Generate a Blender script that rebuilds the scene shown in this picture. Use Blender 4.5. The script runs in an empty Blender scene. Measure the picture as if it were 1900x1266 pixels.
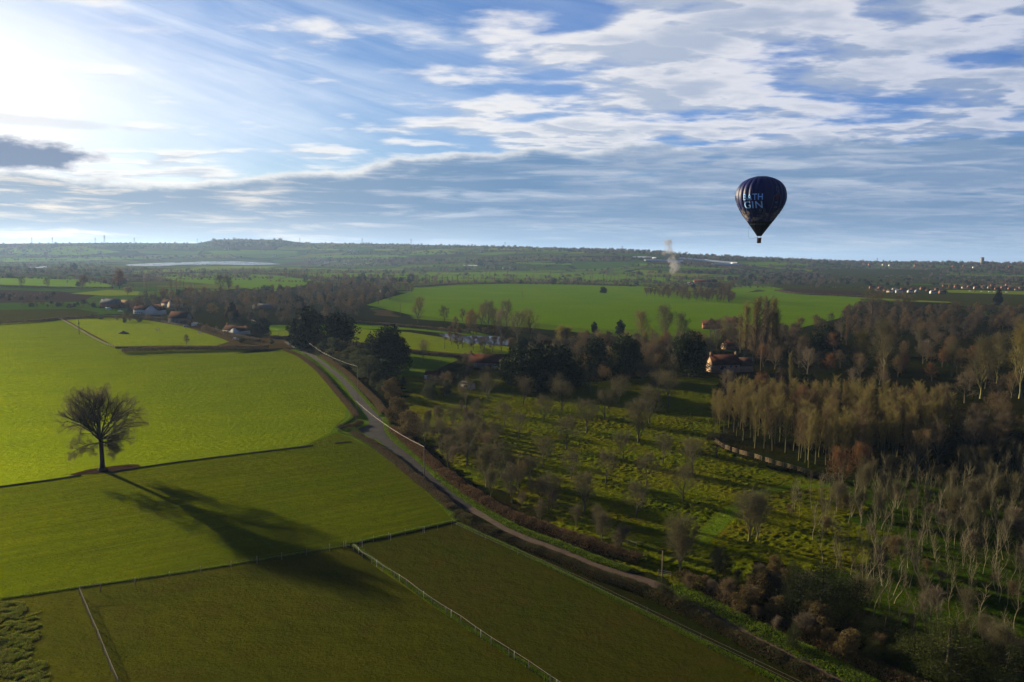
import bpy, math, random
import numpy as np
from mathutils import Vector, Matrix
random.seed(7)
RNG = np.random.default_rng(11)
scene = bpy.context.scene
COL = scene.collection

# ------------------------------------------------------------------ camera
FPX, CX, CY, HC = 1478.0, 950.0, 633.0, 60.0
PITCH, ROLL = math.atan(157.4 / 1478.0), math.atan(0.012)
_r = Vector((1, 0, 0)); _f = Vector((0, math.cos(PITCH), -math.sin(PITCH))); _u = Vector((0, math.sin(PITCH), math.cos(PITCH)))
CR = _r * math.cos(ROLL) + _u * math.sin(ROLL)
CU = _u * math.cos(ROLL) - _r * math.sin(ROLL)
CF = _f
cam = bpy.data.objects.new('camera', bpy.data.cameras.new('camera'))
COL.objects.link(cam)
cam.data.sensor_width = 36.0
cam.data.lens = FPX / 1900.0 * 36.0
cam.data.clip_start = 0.5
cam.data.clip_end = 90000.0
cam.matrix_world = Matrix(((CR.x, CU.x, -CF.x, 0), (CR.y, CU.y, -CF.y, 0), (CR.z, CU.z, -CF.z, HC), (0, 0, 0, 1)))
scene.camera = cam

# ------------------------------------------------------------------ light
SUN_AZ, SUN_EL = -49.0, 10.8        # degrees, azimuth from +Y (negative = left of the view)
saz, sel = math.radians(SUN_AZ), math.radians(SUN_EL)
SDIR = Vector((math.sin(saz) * math.cos(sel), math.cos(saz) * math.cos(sel), math.sin(sel)))
sun = bpy.data.objects.new('sun', bpy.data.lights.new('sun', 'SUN'))
COL.objects.link(sun)
sun.data.energy = 5.0
sun.data.angle = math.radians(0.7)
sun.data.color = (1.0, 0.83, 0.55)
sun.rotation_euler = SDIR.to_track_quat('Z', 'Y').to_euler()
sun.location = SDIR * 500

scene.view_settings.view_transform = 'Standard'
scene.view_settings.look = 'None'
scene.view_settings.gamma = 1.0
scene.view_settings.exposure = 1.60

class NT:
    """small wrapper for writing node maths"""
    def __init__(s, tree):
        s.t = tree; s.n = tree.nodes; s.l = tree.links
    def node(s, typ, **kw):
        nd = s.n.new(typ)
        for k, v in kw.items(): setattr(nd, k, v)
        return nd
    def put(s, sock, v):
        if v is None: return
        if hasattr(v, 'is_output') or isinstance(v, bpy.types.NodeSocket): s.l.new(v, sock)
        elif sock.type == 'RGBA' and len(v) == 3: sock.default_value = (*v, 1)
        else: sock.default_value = v
    def m(s, op, a, b=None, c=None, clamp=False):
        nd = s.node('ShaderNodeMath', operation=op); nd.use_clamp = clamp
        s.put(nd.inputs[0], a); s.put(nd.inputs[1], b); s.put(nd.inputs[2], c)
        return nd.outputs[0]
    def vm(s, op, a, b=None, scale=None):
        nd = s.node('ShaderNodeVectorMath', operation=op)
        s.put(nd.inputs[0], a); s.put(nd.inputs[1], b)
        if scale is not None: s.put(nd.inputs['Scale'], scale)
        return nd.outputs['Value'] if op in ('DOT_PRODUCT', 'LENGTH', 'DISTANCE') else nd.outputs['Vector']
    def sm(s, x, lo, hi, a=0.0, b=1.0):
        nd = s.node('ShaderNodeMapRange', interpolation_type='SMOOTHSTEP')
        s.put(nd.inputs[0], x); s.put(nd.inputs[1], lo); s.put(nd.inputs[2], hi); s.put(nd.inputs[3], a); s.put(nd.inputs[4], b)
        return nd.outputs[0]
    def mix(s, f, a, b, mode='MIX'):
        nd = s.node('ShaderNodeMixRGB', blend_type=mode)
        s.put(nd.inputs[0], f); s.put(nd.inputs[1], a); s.put(nd.inputs[2], b)
        return nd.outputs[0]
    def noise(s, vec, scale, detail=4, rough=0.55, dist=0.0, dims='3D'):
        nd = s.node('ShaderNodeTexNoise', noise_dimensions=dims)
        s.put(nd.inputs['Vector'], vec); s.put(nd.inputs['Scale'], scale); s.put(nd.inputs['Detail'], detail)
        s.put(nd.inputs['Roughness'], rough); s.put(nd.inputs['Distortion'], dist)
        return nd.outputs['Fac']
    def xyz(s, x, y, z=0.0):
        nd = s.node('ShaderNodeCombineXYZ')
        s.put(nd.inputs[0], x); s.put(nd.inputs[1], y); s.put(nd.inputs[2], z)
        return nd.outputs[0]
    def ramp(s, f, stops, interp='LINEAR'):
        nd = s.node('ShaderNodeValToRGB'); nd.color_ramp.interpolation = interp
        el = nd.color_ramp.elements
        while len(el) < len(stops): el.new(0.5)
        for e, (p, c) in zip(el, stops): e.position = p; e.color = (*c, 1) if len(c) == 3 else c
        s.put(nd.inputs[0], f)
        return nd.outputs[0]

# ------------------------------------------------------------------ sky (world)
world = bpy.data.worlds.new('World'); scene.world = world
world.use_nodes = True
w = NT(world.node_tree); w.n.clear()
out = w.node('ShaderNodeOutputWorld'); bg = w.node('ShaderNodeBackground')
w.l.new(bg.outputs[0], out.inputs[0])
tc = w.node('ShaderNodeTexCoord').outputs['Generated']
sep = w.node('ShaderNodeSeparateXYZ'); w.l.new(tc, sep.inputs[0])
dx, dy, dz = sep.outputs
sky = w.node('ShaderNodeTexSky', sky_type='NISHITA')
sky.sun_disc = False
sky.sun_elevation = sel
sky.sun_rotation = saz
sky.altitude = 60; sky.air_density = 1.0; sky.dust_density = 0.6; sky.ozone_density = 2.5
SKYS = 0.10
az = w.m('MULTIPLY', w.m('ARCTAN2', dx, dy), 57.29578)
el = w.m('MULTIPLY', w.m('ARCSINE', dz), 57.29578)
azn = w.m('ADD', az, 0.0)
sd = w.vm('DOT_PRODUCT', tc, tuple(SDIR))
ang = w.m('MULTIPLY', w.m('ARCCOSINE', w.m('MINIMUM', sd, 0.99999)), 57.29578)   # degrees from the sun
# clear-sky colour: Nishita, saturated as through a polariser away from the sun
hs = w.node('ShaderNodeHueSaturation'); hs.inputs['Saturation'].default_value = 1.12
w.put(hs.inputs['Color'], w.vm('SCALE', sky.outputs[0], scale=SKYS))
clear = w.mix(1.0, hs.outputs[0], w.mix(w.sm(ang, 35, 70), (0.62, 0.74, 1.02), (0.46, 0.68, 1.25)), 'MULTIPLY')
# cloud layer coordinates (a plane overhead seen in perspective)
zz = w.m('ADD', w.m('MAXIMUM', dz, 0.0), 0.07)
pu = w.m('DIVIDE', dx, zz); pv = w.m('DIVIDE', dy, zz)
pc = w.xyz(pu, pv, 0.0)
# slow warp
warp = w.noise(pc, 0.35, 2)
# cirrus veil on the sun side: streaks fanning up to the right
ca, sa_ = math.cos(math.radians(-35)), math.sin(math.radians(-35))
ru = w.m('ADD', w.m('MULTIPLY', pu, ca), w.m('MULTIPLY', pv, -sa_))
rv = w.m('ADD', w.m('MULTIPLY', pu, sa_), w.m('MULTIPLY', pv, ca))
cir = w.noise(w.xyz(w.m('MULTIPLY', ru, 1.5), w.m('MULTIPLY', rv, 0.28), 3.0), 1.0, 7, 0.6, 0.6)
cir2 = w.noise(w.xyz(w.m('MULTIPLY', az, 0.045), w.m('MULTIPLY', w.m('ADD', el, w.m('MULTIPLY', az, 0.22)), 0.42), 9.0), 1.0, 6, 0.62, 0.4)
veil_zone = w.m('MULTIPLY', w.sm(ang, 58, 18), w.sm(el, 22, 12, 0.35, 1.0))
veil = w.m('MULTIPLY', w.m('ADD', w.m('MULTIPLY', w.sm(cir, 0.35, 0.8), 0.25), w.sm(cir2, 0.28, 0.78)), w.m('ADD', w.m('MULTIPLY', veil_zone, 0.72), 0.24), clamp=True)
gde = w.m('MULTIPLY', w.m('SUBTRACT', el, 9.6), 4.2); gda = w.m('SUBTRACT', az, SUN_AZ)
gda = w.m('ADD', gda, w.m('MULTIPLY', w.m('SUBTRACT', cir2, 0.5), 22.0))
gan = w.m('SQRT', w.m('ADD', w.m('MULTIPLY', gde, gde), w.m('MULTIPLY', gda, gda)))
glow = w.m('POWER', w.sm(gan, 40, 9), 1.6)
c1 = w.mix(w.m('MULTIPLY', veil, 0.85), clear, w.mix(veil_zone, (0.42, 0.52, 0.66), (0.85, 0.88, 0.90)))
c1 = w.mix(w.m('MULTIPLY', glow, 0.88, clamp=True), c1, (1.0, 0.955, 0.87))
# altocumulus sheet on the right and top
n1 = w.noise(w.xyz(w.m('MULTIPLY', pu, 0.9), w.m('MULTIPLY', pv, 1.25), w.m('MULTIPLY', warp, 1.0)), 2.3, 9, 0.54, 0.1)
n1b = w.noise(w.xyz(w.m('ADD', w.m('MULTIPLY', pu, 0.9), 0.10), w.m('ADD', w.m('MULTIPLY', pv, 1.25), -0.14), w.m('MULTIPLY', warp, 1.0)), 2.3, 6, 0.50, 0.1)
n2 = w.noise(pc, 0.42, 3, 0.5)
cover = w.m('ADD', w.sm(az, -18, 14, -0.055, 0.17), w.m('MULTIPLY', w.m('SUBTRACT', n2, 0.5), 0.45))
cover = w.m('ADD', cover, w.sm(el, 10.5, 5.0, 0.0, 0.07))
cm = w.sm(w.m('ADD', n1, cover), 0.48, 0.69)
shade = w.sm(w.m('SUBTRACT', n1b, n1), -0.05, 0.09)           # side away from the sun
thick = w.sm(w.m('ADD', n1, w.m('MULTIPLY', cover, 0.8)), 0.58, 0.84)
lit = w.mix(w.sm(ang, 30, 95), (0.86, 0.82, 0.76), (0.50, 0.53, 0.62))
drk = w.mix(w.sm(ang, 30, 95), (0.42, 0.47, 0.55), (0.135, 0.215, 0.37))
ccol = w.mix(w.m('MULTIPLY', w.m('MAXIMUM', shade, w.m('MULTIPLY', thick, 0.95)), 0.85), lit, drk)
cm = w.m('MULTIPLY', cm, w.sm(el, 40, 22, 0.25, 1.0))      # cloud sheet thinned above the frame to lessen ambient light
c2 = w.mix(w.m('MULTIPLY', cm, 0.90), c1, ccol)
# low bank of layered cloud towards the horizon, its top rising to the right
top = w.m('ADD', w.sm(az, -24, 2, 4.7, 7.6), w.m('MULTIPLY', w.m('SUBTRACT', w.noise(w.xyz(w.m('MULTIPLY', az, 0.16), w.m('MULTIPLY', el, 0.4), 0.0), 1.0, 6, 0.6), 0.5), 2.6))
bank = w.sm(w.m('SUBTRACT', top, el), -0.12, 0.35)
st = w.noise(w.xyz(w.m('MULTIPLY', az, 0.15), w.m('MULTIPLY', el, 1.5), 4.0), 1.0, 9, 0.60, 0.35)
st2 = w.noise(w.xyz(w.m('MULTIPLY', az, 0.045), w.m('MULTIPLY', el, 0.55), 14.0), 1.0, 5, 0.55, 0.3)
bdark = w.mix(w.sm(az, -30, 5), (0.22, 0.29, 0.38), (0.105, 0.20, 0.35))
blow = w.mix(w.sm(az, -30, 15), (0.40, 0.45, 0.50), (0.23, 0.36, 0.53))
bcol = w.mix(w.sm(el, 3.4, 0.2), bdark, blow)
blit = w.mix(w.sm(az, -30, 0), (0.95, 0.80, 0.62), (0.50, 0.55, 0.62))
bcol = w.mix(w.m('MULTIPLY', w.sm(st, 0.47, 0.70), w.sm(az, -31, 8, 0.85, 0.50)), bcol, blit)
bcol = w.mix(w.m('MULTIPLY', w.sm(st2, 0.50, 0.68), 0.5), bcol, bdark)
rim = w.m('MULTIPLY', w.sm(w.m('SUBTRACT', top, el), 0.75, 0.0), w.sm(az, 20, -5))
bcol = w.mix(w.m('MULTIPLY', rim, 0.75), bcol, (0.92, 0.88, 0.80))
bank = w.m('MULTIPLY', bank, w.m('ADD', w.sm(az, -8, 12, 0.96, 0.62), w.m('MULTIPLY', w.sm(st2, 0.4, 0.6), 0.22)), clamp=True)
c3 = w.mix(bank, c2, bcol)
# the one small dark cloud low on the sun side
def puff(az0, el0, ra, re, seed, amt):
    qa = w.m('DIVIDE', w.m('SUBTRACT', az, az0), ra); qe = w.m('DIVIDE', w.m('SUBTRACT', el, el0), re)
    r2 = w.m('SQRT', w.m('ADD', w.m('MULTIPLY', qa, qa), w.m('MULTIPLY', qe, qe)))
    nn = w.noise(w.xyz(w.m('MULTIPLY', az, 0.35), w.m('MULTIPLY', el, 0.9), seed), 1.0, 7, 0.62)
    q = w.m('SUBTRACT', 1.0, w.m('ADD', r2, w.m('MULTIPLY', w.m('SUBTRACT', nn, 0.5), -amt)))
    return q
q = puff(-33.0, 5.75, 6.2, 1.05, 21.0, 1.5)
c4 = w.mix(w.sm(q, -0.04, 0.10), c3, w.mix(w.sm(q, 0.02, 0.4), (0.62, 0.62, 0.64), (0.155, 0.20, 0.30)))
q2 = puff(-31.0, 7.75, 6.0, 0.42, 33.0, 1.3)
c4 = w.mix(w.m('MULTIPLY', w.sm(q2, -0.1, 0.5), 0.45), c4, (0.50, 0.50, 0.54))
# below the horizon: dark land colour so that only the ground's own edge is seen
c4 = w.mix(1.0, c4, w.mix(w.sm(el, 19, 34), (1, 1, 1), (0.42, 0.48, 0.60)), 'MULTIPLY')      # unseen sky above the frame dimmed and blued to cut fill light
c4 = w.mix(1.0, c4, w.mix(w.sm(ang, 95, 130), (1, 1, 1), (0.55, 0.60, 0.70)), 'MULTIPLY')  # sky opposite the sun, out of view, dimmed for stronger contrast
fin = w.mix(w.sm(el, -0.6, -2.0), c4, (0.03, 0.04, 0.03))
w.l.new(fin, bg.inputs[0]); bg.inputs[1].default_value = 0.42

# ------------------------------------------------------------------ helpers: terrain, picture-to-ground, objects
def smooth(t):
    t = np.clip(t, 0, 1); return t * t * (3 - 2 * t)
_h = lambda a: np.modf(np.abs(np.sin(a) * 43758.5453))[0]
def vnoise(x, y, s=0.0):
    x = np.asarray(x, float); y = np.asarray(y, float)
    xi, yi = np.floor(x), np.floor(y); fx, fy = smooth(x - xi), smooth(y - yi)
    h = lambda a, b: _h(a * 12.9898 + b * 78.233 + s * 37.719)
    return (h(xi, yi) * (1 - fx) + h(xi + 1, yi) * fx) * (1 - fy) + (h(xi, yi + 1) * (1 - fx) + h(xi + 1, yi + 1) * fx) * fy
def fbm(x, y, o=4, s=0.0):
    v = 0; a = 0.5
    for i in range(o): v = v + a * vnoise(x * 2 ** i, y * 2 ** i, s + i); a *= 0.5
    return v
# relief: columns of (picture x, skyline y, depth of the ridge, depth where the slope begins)
RT = np.array([(-900, 453.5, 6500, 4300), (0, 452.5, 6500, 4300), (200, 451, 6500, 4300), (370, 452, 6600, 4400), (400, 445, 6600, 4400),
               (520, 445, 6600, 4400), (560, 451, 6600, 4200), (700, 453, 6200, 3400), (820, 455.5, 5600, 2900), (950, 458.5, 5000, 2500),
               (1100, 463, 4500, 2300), (1200, 467.5, 4200, 2100), (1300, 474, 4200, 2000), (1400, 479, 4300, 2000), (1520, 484, 4600, 2200),
               (1620, 486.5, 5200, 2600), (1750, 487.5, 4200, 2300), (1900, 489.5, 4200, 2300), (2800, 500, 4200, 2300)], float)
def H(x, y):
    x = np.asarray(x, float); y = np.asarray(y, float)
    yy = np.maximum(y, 50.0); pe = np.clip(950 + 1478 * x / yy, -900, 2800)
    ys = np.interp(pe, RT[:, 0], RT[:, 1]); R = np.interp(pe, RT[:, 0], RT[:, 2]); r0 = np.interp(pe, RT[:, 0], RT[:, 3])
    zr = HC + (475.6 + 0.012 * (pe - 950) - ys) / 1478.0 * R
    t = (yy - r0) / (R - r0)
    z = zr * np.clip(smooth(np.clip(t, 0, 1)), 0, 1) * (0.78 + 0.22 * np.clip(t, 0, 1))
    z = z + np.clip(t, 0, 1) * (1 - np.clip(t, 0, 1)) * 4 * 22 * (fbm(x / 900.0, y / 900.0, 3) - 0.45) * np.clip(zr / 90, 0, 1)
    z = z * (1 - 0.75 * smooth((yy - R) / 5000.0))
    near = smooth((yy - 1200) / 1200.0)
    return np.where(y > 50, z + near * 1.5 * (fbm(x / 300.0, y / 300.0, 2, 5) - 0.4), 0.0)
def ray(px, py):
    return CF * FPX + CR * (px - CX) - CU * (py - CY)
def G(px, py, maxd=9000.0):
    """point of the ground seen at a picture position"""
    d = ray(px, py); d = d / d.y
    if d.z < -1e-5:
        y = -HC / d.z
        if y < 1100: return Vector((d.x * y, y, 0.0))
    y = 1000.0; dxs, dzs = d.x, d.z
    ys = np.linspace(1000, maxd, 1600); gap = HC + dzs * ys - H(dxs * ys, ys)
    k = np.argmax(gap < 0)
    if gap[k] >= 0: k = int(np.argmin(gap))
    yv = ys[k]
    if k > 0 and gap[k] < 0:
        yv = ys[k - 1] + (ys[k] - ys[k - 1]) * gap[k - 1] / (gap[k - 1] - gap[k])
    return Vector((dxs * yv, yv, float(H(dxs * yv, yv))))
def gz(x, y): return float(H(x, y))
def px_of(x, y, z=0.0):
    v = Vector((x, y, z - HC)); d = v.dot(CF)
    return CX + FPX * v.dot(CR) / d, CY - FPX * v.dot(CU) / d
def metres(px_len, depth): return px_len * depth / FPX

def tag(o, label=None, cat=None, group=None, kind=None):
    if label: o['label'] = label
    if cat: o['category'] = cat
    if group: o['group'] = group
    if kind: o['kind'] = kind
    return o
def new_mesh(name, V, F, mats, mi=None, smooth_=False):
    """V (n,3); F list of faces or (m,k) array"""
    me = bpy.data.meshes.new(name)
    V = np.asarray(V, np.float32).reshape(-1, 3)
    if isinstance(F, np.ndarray):
        m, k = F.shape; loops = F.ravel().astype(np.int32); st = np.arange(m, dtype=np.int32) * k
    else:
        m = len(F); ln = np.array([len(f) for f in F], np.int32); loops = np.fromiter((i for f in F for i in f), np.int32)
        st = np.concatenate([[0], np.cumsum(ln)[:-1]]).astype(np.int32) if m else np.zeros(0, np.int32)
    me.vertices.add(len(V)); me.vertices.foreach_set('co', V.ravel())
    me.loops.add(len(loops)); me.loops.foreach_set('vertex_index', loops)
    me.polygons.add(m); me.polygons.foreach_set('loop_start', st)
    if mi is not None: me.polygons.foreach_set('material_index', np.asarray(mi, np.int32))
    if smooth_: me.polygons.foreach_set('use_smooth', np.ones(m, bool))
    for mt in (mats if isinstance(mats, (list, tuple)) else [mats]): me.materials.append(mt)
    me.update(calc_edges=True)
    return me
def link(name, data, parent=None, loc=None):
    o = bpy.data.objects.new(name, data); COL.objects.link(o)
    if parent is not None: o.parent = parent
    if loc is not None: o.location = loc
    return o
class MB:
    """collects simple solids into one mesh"""
    def __init__(s): s.V = []; s.F = []; s.M = []
    def add(s, V, F, m=0):
        o = len(s.V); s.V += [tuple(v) for v in V]; s.F += [tuple(i + o for i in f) for f in F]; s.M += [m] * len(F); return s
    def box(s, c, sz, rz=0.0, m=0):
        ca, sa = math.cos(rz), math.sin(rz); V = []
        for k in (-1, 1):
            for a, b in ((-1, -1), (1, -1), (1, 1), (-1, 1)):
                x, y = a * sz[0] / 2, b * sz[1] / 2
                V.append((c[0] + x * ca - y * sa, c[1] + x * sa + y * ca, c[2] + k * sz[2] / 2))
        return s.add(V, [(3, 2, 1, 0), (4, 5, 6, 7), (0, 1, 5, 4), (1, 2, 6, 5), (2, 3, 7, 6), (3, 0, 4, 7)], m)
    def bar(s, a, b, r, n=6, r2=None, m=0):
        a, b = Vector(a), Vector(b); d = (b - a)
        if d.length < 1e-6: return s
        q = d.normalized().to_track_quat('Z', 'Y'); r2 = r if r2 is None else r2; V = []
        for p, rr in ((a, r), (b, r2)):
            for i in range(n): V.append(p + q @ Vector((math.cos(i / n * 6.2832) * rr, math.sin(i / n * 6.2832) * rr, 0)))
        F = [(i, (i + 1) % n, n + (i + 1) % n, n + i) for i in range(n)] + [tuple(range(n))[::-1], tuple(range(n, 2 * n))]
        return s.add(V, F, m)
    def path(s, P, r, n=6):
        P = [Vector(p) for p in P]; o = len(s.V); k = len(P)
        for i, p in enumerate(P):
            d = (P[min(k - 1, i + 1)] - P[max(0, i - 1)]).normalized(); a = d.cross(Vector((0, 0, 1)))
            a = a.normalized() if a.length > 1e-4 else Vector((1, 0, 0)); b = d.cross(a)
            for j in range(n): th = j / n * 6.2832; s.V.append(tuple(p + a * math.cos(th) * r + b * math.sin(th) * r))
        for i in range(k - 1):
            for j in range(n): s.F.append((o + i * n + j, o + i * n + (j + 1) % n, o + (i + 1) * n + (j + 1) % n, o + (i + 1) * n + j)); s.M.append(0)
        return s
    def build(s, name, mats, parent=None, loc=None):
        me = new_mesh(name, s.V, s.F, mats, s.M, smooth_=name in ('overhead_cable', 'strand', 'control_line', 'suspension_line'))
        return link(name, me, parent, loc)

# ------------------------------------------------------------------ materials
def mat(name, build):
    m = bpy.data.materials.new(name); m.use_nodes = True
    t = NT(m.node_tree); t.n.clear()
    o = t.node('ShaderNodeOutputMaterial'); build(t, o)
    return m
def principled(t, o, col, rough=0.9, bump=None, bs=0.3, bd=0.1, spec=0.2, trans=0.0, sheen=0.0):
    p = t.node('ShaderNodeBsdfPrincipled')
    t.put(p.inputs['Base Color'], col); t.put(p.inputs['Roughness'], rough)
    p.inputs['Specular IOR Level'].default_value = spec
    if sheen: p.inputs['Sheen Weight'].default_value = sheen; p.inputs['Sheen Roughness'].default_value = 0.5; t.put(p.inputs['Sheen Tint'], (0.9, 1.0, 0.25, 1))
    if bump is not None:
        b = t.node('ShaderNodeBump'); b.inputs['Strength'].default_value = bs; b.inputs['Distance'].default_value = bd
        t.put(b.inputs['Height'], bump); t.l.new(b.outputs[0], p.inputs['Normal'])
    if trans:
        tr = t.node('ShaderNodeBsdfTranslucent'); t.put(tr.inputs[0], col); mx = t.node('ShaderNodeMixShader')
        mx.inputs[0].default_value = trans; t.l.new(p.outputs[0], mx.inputs[1]); t.l.new(tr.outputs[0], mx.inputs[2]); t.l.new(mx.outputs[0], o.inputs[0])
    else: t.l.new(p.outputs[0], o.inputs[0])
    return p
def plain(name, col, rough=0.8, var=0.25, scale=1.5, bs=0.0, spec=0.2, metallic=0.0):
    def b(t, o):
        pos = t.node('ShaderNodeTexCoord').outputs['Object']
        n = t.noise(pos, scale, 5, 0.6)
        c = t.mix(n, tuple(v * (1 - var) for v in col), tuple(min(1, v * (1 + var)) for v in col))
        p = principled(t, o, c, rough, n if bs else None, bs, 0.05, spec); p.inputs['Metallic'].default_value = metallic
    return mat(name, b)
def grass_mat(name, c1, c2, dir_=None, c3=None, fine=2.2, bs=1.0, bd=0.5, rows=0.0, patch=0.03, glos=0.5, rowfreq=0.55, tus=0.0):
    """short grass: mottled colours, blade-scale relief, optional drilled rows along dir_ (radians), forward-scattering sheen of upright blades"""
    def b(t, o):
        g = t.node('ShaderNodeNewGeometry').outputs['Position']
        n1 = t.noise(g, patch, 5, 0.6); n2 = t.noise(g, 0.35, 6, 0.65)
        c = t.mix(t.sm(n1, 0.33, 0.67), c1, c2)
        if c3: c = t.mix(t.m('MULTIPLY', t.sm(t.noise(g, patch * 2.7, 4, 0.65), 0.50, 0.70), 0.75), c, c3)
        c = t.mix(t.m('MULTIPLY', t.sm(n2, 0.35, 0.7), 0.40), c, tuple(v * 0.55 for v in c1))
        n3 = t.noise(g, fine * 1.1, 4, 0.8); c = t.mix(t.m('MULTIPLY', t.sm(n3, 0.42, 0.62), 0.55), c, tuple(v * 0.38 for v in c1))
        h = t.m('ADD', t.noise(g, fine, 6, 0.75), t.m('MULTIPLY', t.noise(g, fine * 0.22, 3, 0.6), 1.6))
        if rows:
            ca, sa = math.cos(dir_), math.sin(dir_)
            sp = t.node('ShaderNodeSeparateXYZ'); t.l.new(g, sp.inputs[0])
            al = t.m('ADD', t.m('MULTIPLY', sp.outputs[0], ca), t.m('MULTIPLY', sp.outputs[1], sa))
            ac = t.m('ADD', t.m('MULTIPLY', sp.outputs[0], -sa), t.m('MULTIPLY', sp.outputs[1], ca))
            rn = t.noise(t.xyz(t.m('MULTIPLY', al, 0.03), t.m('MULTIPLY', ac, rowfreq), 0), 1.0, 5, 0.6)
            h = t.m('ADD', h, t.m('MULTIPLY', rn, rows * 4))
            c = t.mix(t.m('MULTIPLY', t.sm(rn, 0.35, 0.62), min(0.6, rows * 1.3)), c, tuple(v * 0.6 for v in c1))
        if rows > 0.15:   # faint wheel lines of the sprayer
            fr = t.m('FRACT', t.m('DIVIDE', t.m('ADD', ac, t.m('MULTIPLY', t.noise(g, 0.02, 2), 5.0)), 21.0)); tl = t.m('ADD', t.sm(t.m('ABSOLUTE', t.m('SUBTRACT', fr, 0.46)), 0.014, 0.006), t.sm(t.m('ABSOLUTE', t.m('SUBTRACT', fr, 0.54)), 0.014, 0.006))
            c = t.mix(t.m('MULTIPLY', tl, 0.30), c, tuple(v * 0.35 for v in c1))
        if tus: h = t.m('ADD', h, t.m('MULTIPLY', t.noise(g, 0.8, 3, 0.6), tus))
        p = principled(t, o, c, 0.75, h, bs, bd, 0.0, 0.0)
        gl = t.node('ShaderNodeBsdfGlossy'); gl.inputs['Roughness'].default_value = 0.62
        t.put(gl.inputs['Color'], t.vm('SCALE', c, scale=3.6))
        t.l.new(p.inputs['Normal'].links[0].from_socket, gl.inputs['Normal'])
        lw = t.node('ShaderNodeLayerWeight'); lw.inputs['Blend'].default_value = 0.5
        mx = t.node('ShaderNodeMixShader'); t.l.new(t.m('MULTIPLY', lw.outputs['Facing'], glos), mx.inputs[0])
        t.l.new(p.outputs[0], mx.inputs[1]); t.l.new(gl.outputs[0], mx.inputs[2]); t.l.new(mx.outputs[0], o.inputs[0])
    return mat(name, b)
pA, pB = G(0, 903), G(580, 826)
ROWDIR = math.atan2(pB.y - pA.y, pB.x - pA.x)

M = {}
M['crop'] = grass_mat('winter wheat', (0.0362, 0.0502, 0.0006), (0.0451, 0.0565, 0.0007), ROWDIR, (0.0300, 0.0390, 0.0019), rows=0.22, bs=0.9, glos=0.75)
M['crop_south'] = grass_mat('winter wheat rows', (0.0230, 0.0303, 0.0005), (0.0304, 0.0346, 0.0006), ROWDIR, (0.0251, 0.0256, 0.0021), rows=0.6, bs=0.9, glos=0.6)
M['pasture'] = grass_mat('pasture', (0.0160, 0.0187, 0.0016), (0.0208, 0.0215, 0.0017), 0, (0.0181, 0.0155, 0.0023), fine=1.6, glos=0.45, patch=0.05)
M['pasture_brown'] = grass_mat('worn pasture', (0.0181, 0.0181, 0.0023), (0.0149, 0.0190, 0.0017), 0, (0.0222, 0.0175, 0.0035), fine=1.6, glos=0.4, patch=0.06)
M['meadow'] = grass_mat('meadow', (0.0400, 0.0764, 0.0008), (0.0520, 0.0834, 0.0010), 0, None, rows=0.1, bs=0.6, bd=0.8, glos=0.6, fine=1.2, patch=0.012)
M['yellow_meadow'] = grass_mat('sunlit rough meadow', (0.0503, 0.0674, 0.0020), (0.0582, 0.0705, 0.0022), 0, (0.0397, 0.0552, 0.0024), bs=0.8, bd=0.7, glos=0.75, fine=1.2)
M['verge'] = grass_mat('lush verge', (0.0309, 0.0525, 0.0029), (0.0437, 0.0595, 0.0032), 0, (0.0182, 0.0280, 0.0029), fine=1.5, bs=1.0, bd=0.7, glos=0.5, patch=0.2)
M['rough'] = grass_mat('tussocky orchard grass', (0.0330, 0.0438, 0.0015), (0.0493, 0.0498, 0.0017), 0, (0.0470, 0.0338, 0.0034), fine=1.8, bs=1.0, bd=0.6, glos=0.5, patch=0.04, tus=1.0)
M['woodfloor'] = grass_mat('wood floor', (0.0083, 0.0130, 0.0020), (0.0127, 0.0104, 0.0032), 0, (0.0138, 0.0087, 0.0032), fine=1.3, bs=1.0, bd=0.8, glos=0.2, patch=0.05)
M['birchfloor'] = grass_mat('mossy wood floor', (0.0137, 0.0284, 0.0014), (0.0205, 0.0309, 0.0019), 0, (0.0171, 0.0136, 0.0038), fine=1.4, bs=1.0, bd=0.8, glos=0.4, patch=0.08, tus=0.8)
M['roughgold'] = grass_mat('rough golden grass', (0.0341, 0.0403, 0.0060), (0.0468, 0.0429, 0.0070), 0, (0.0209, 0.0312, 0.0060), fine=2.2, bs=1.0, bd=0.5, glos=0.4, patch=0.1)
M['soil'] = grass_mat('ploughed soil', (0.0346, 0.0210, 0.0130), (0.0273, 0.0175, 0.0108), ROWDIR, None, rows=0.3, bs=0.7, glos=0.1)
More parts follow.
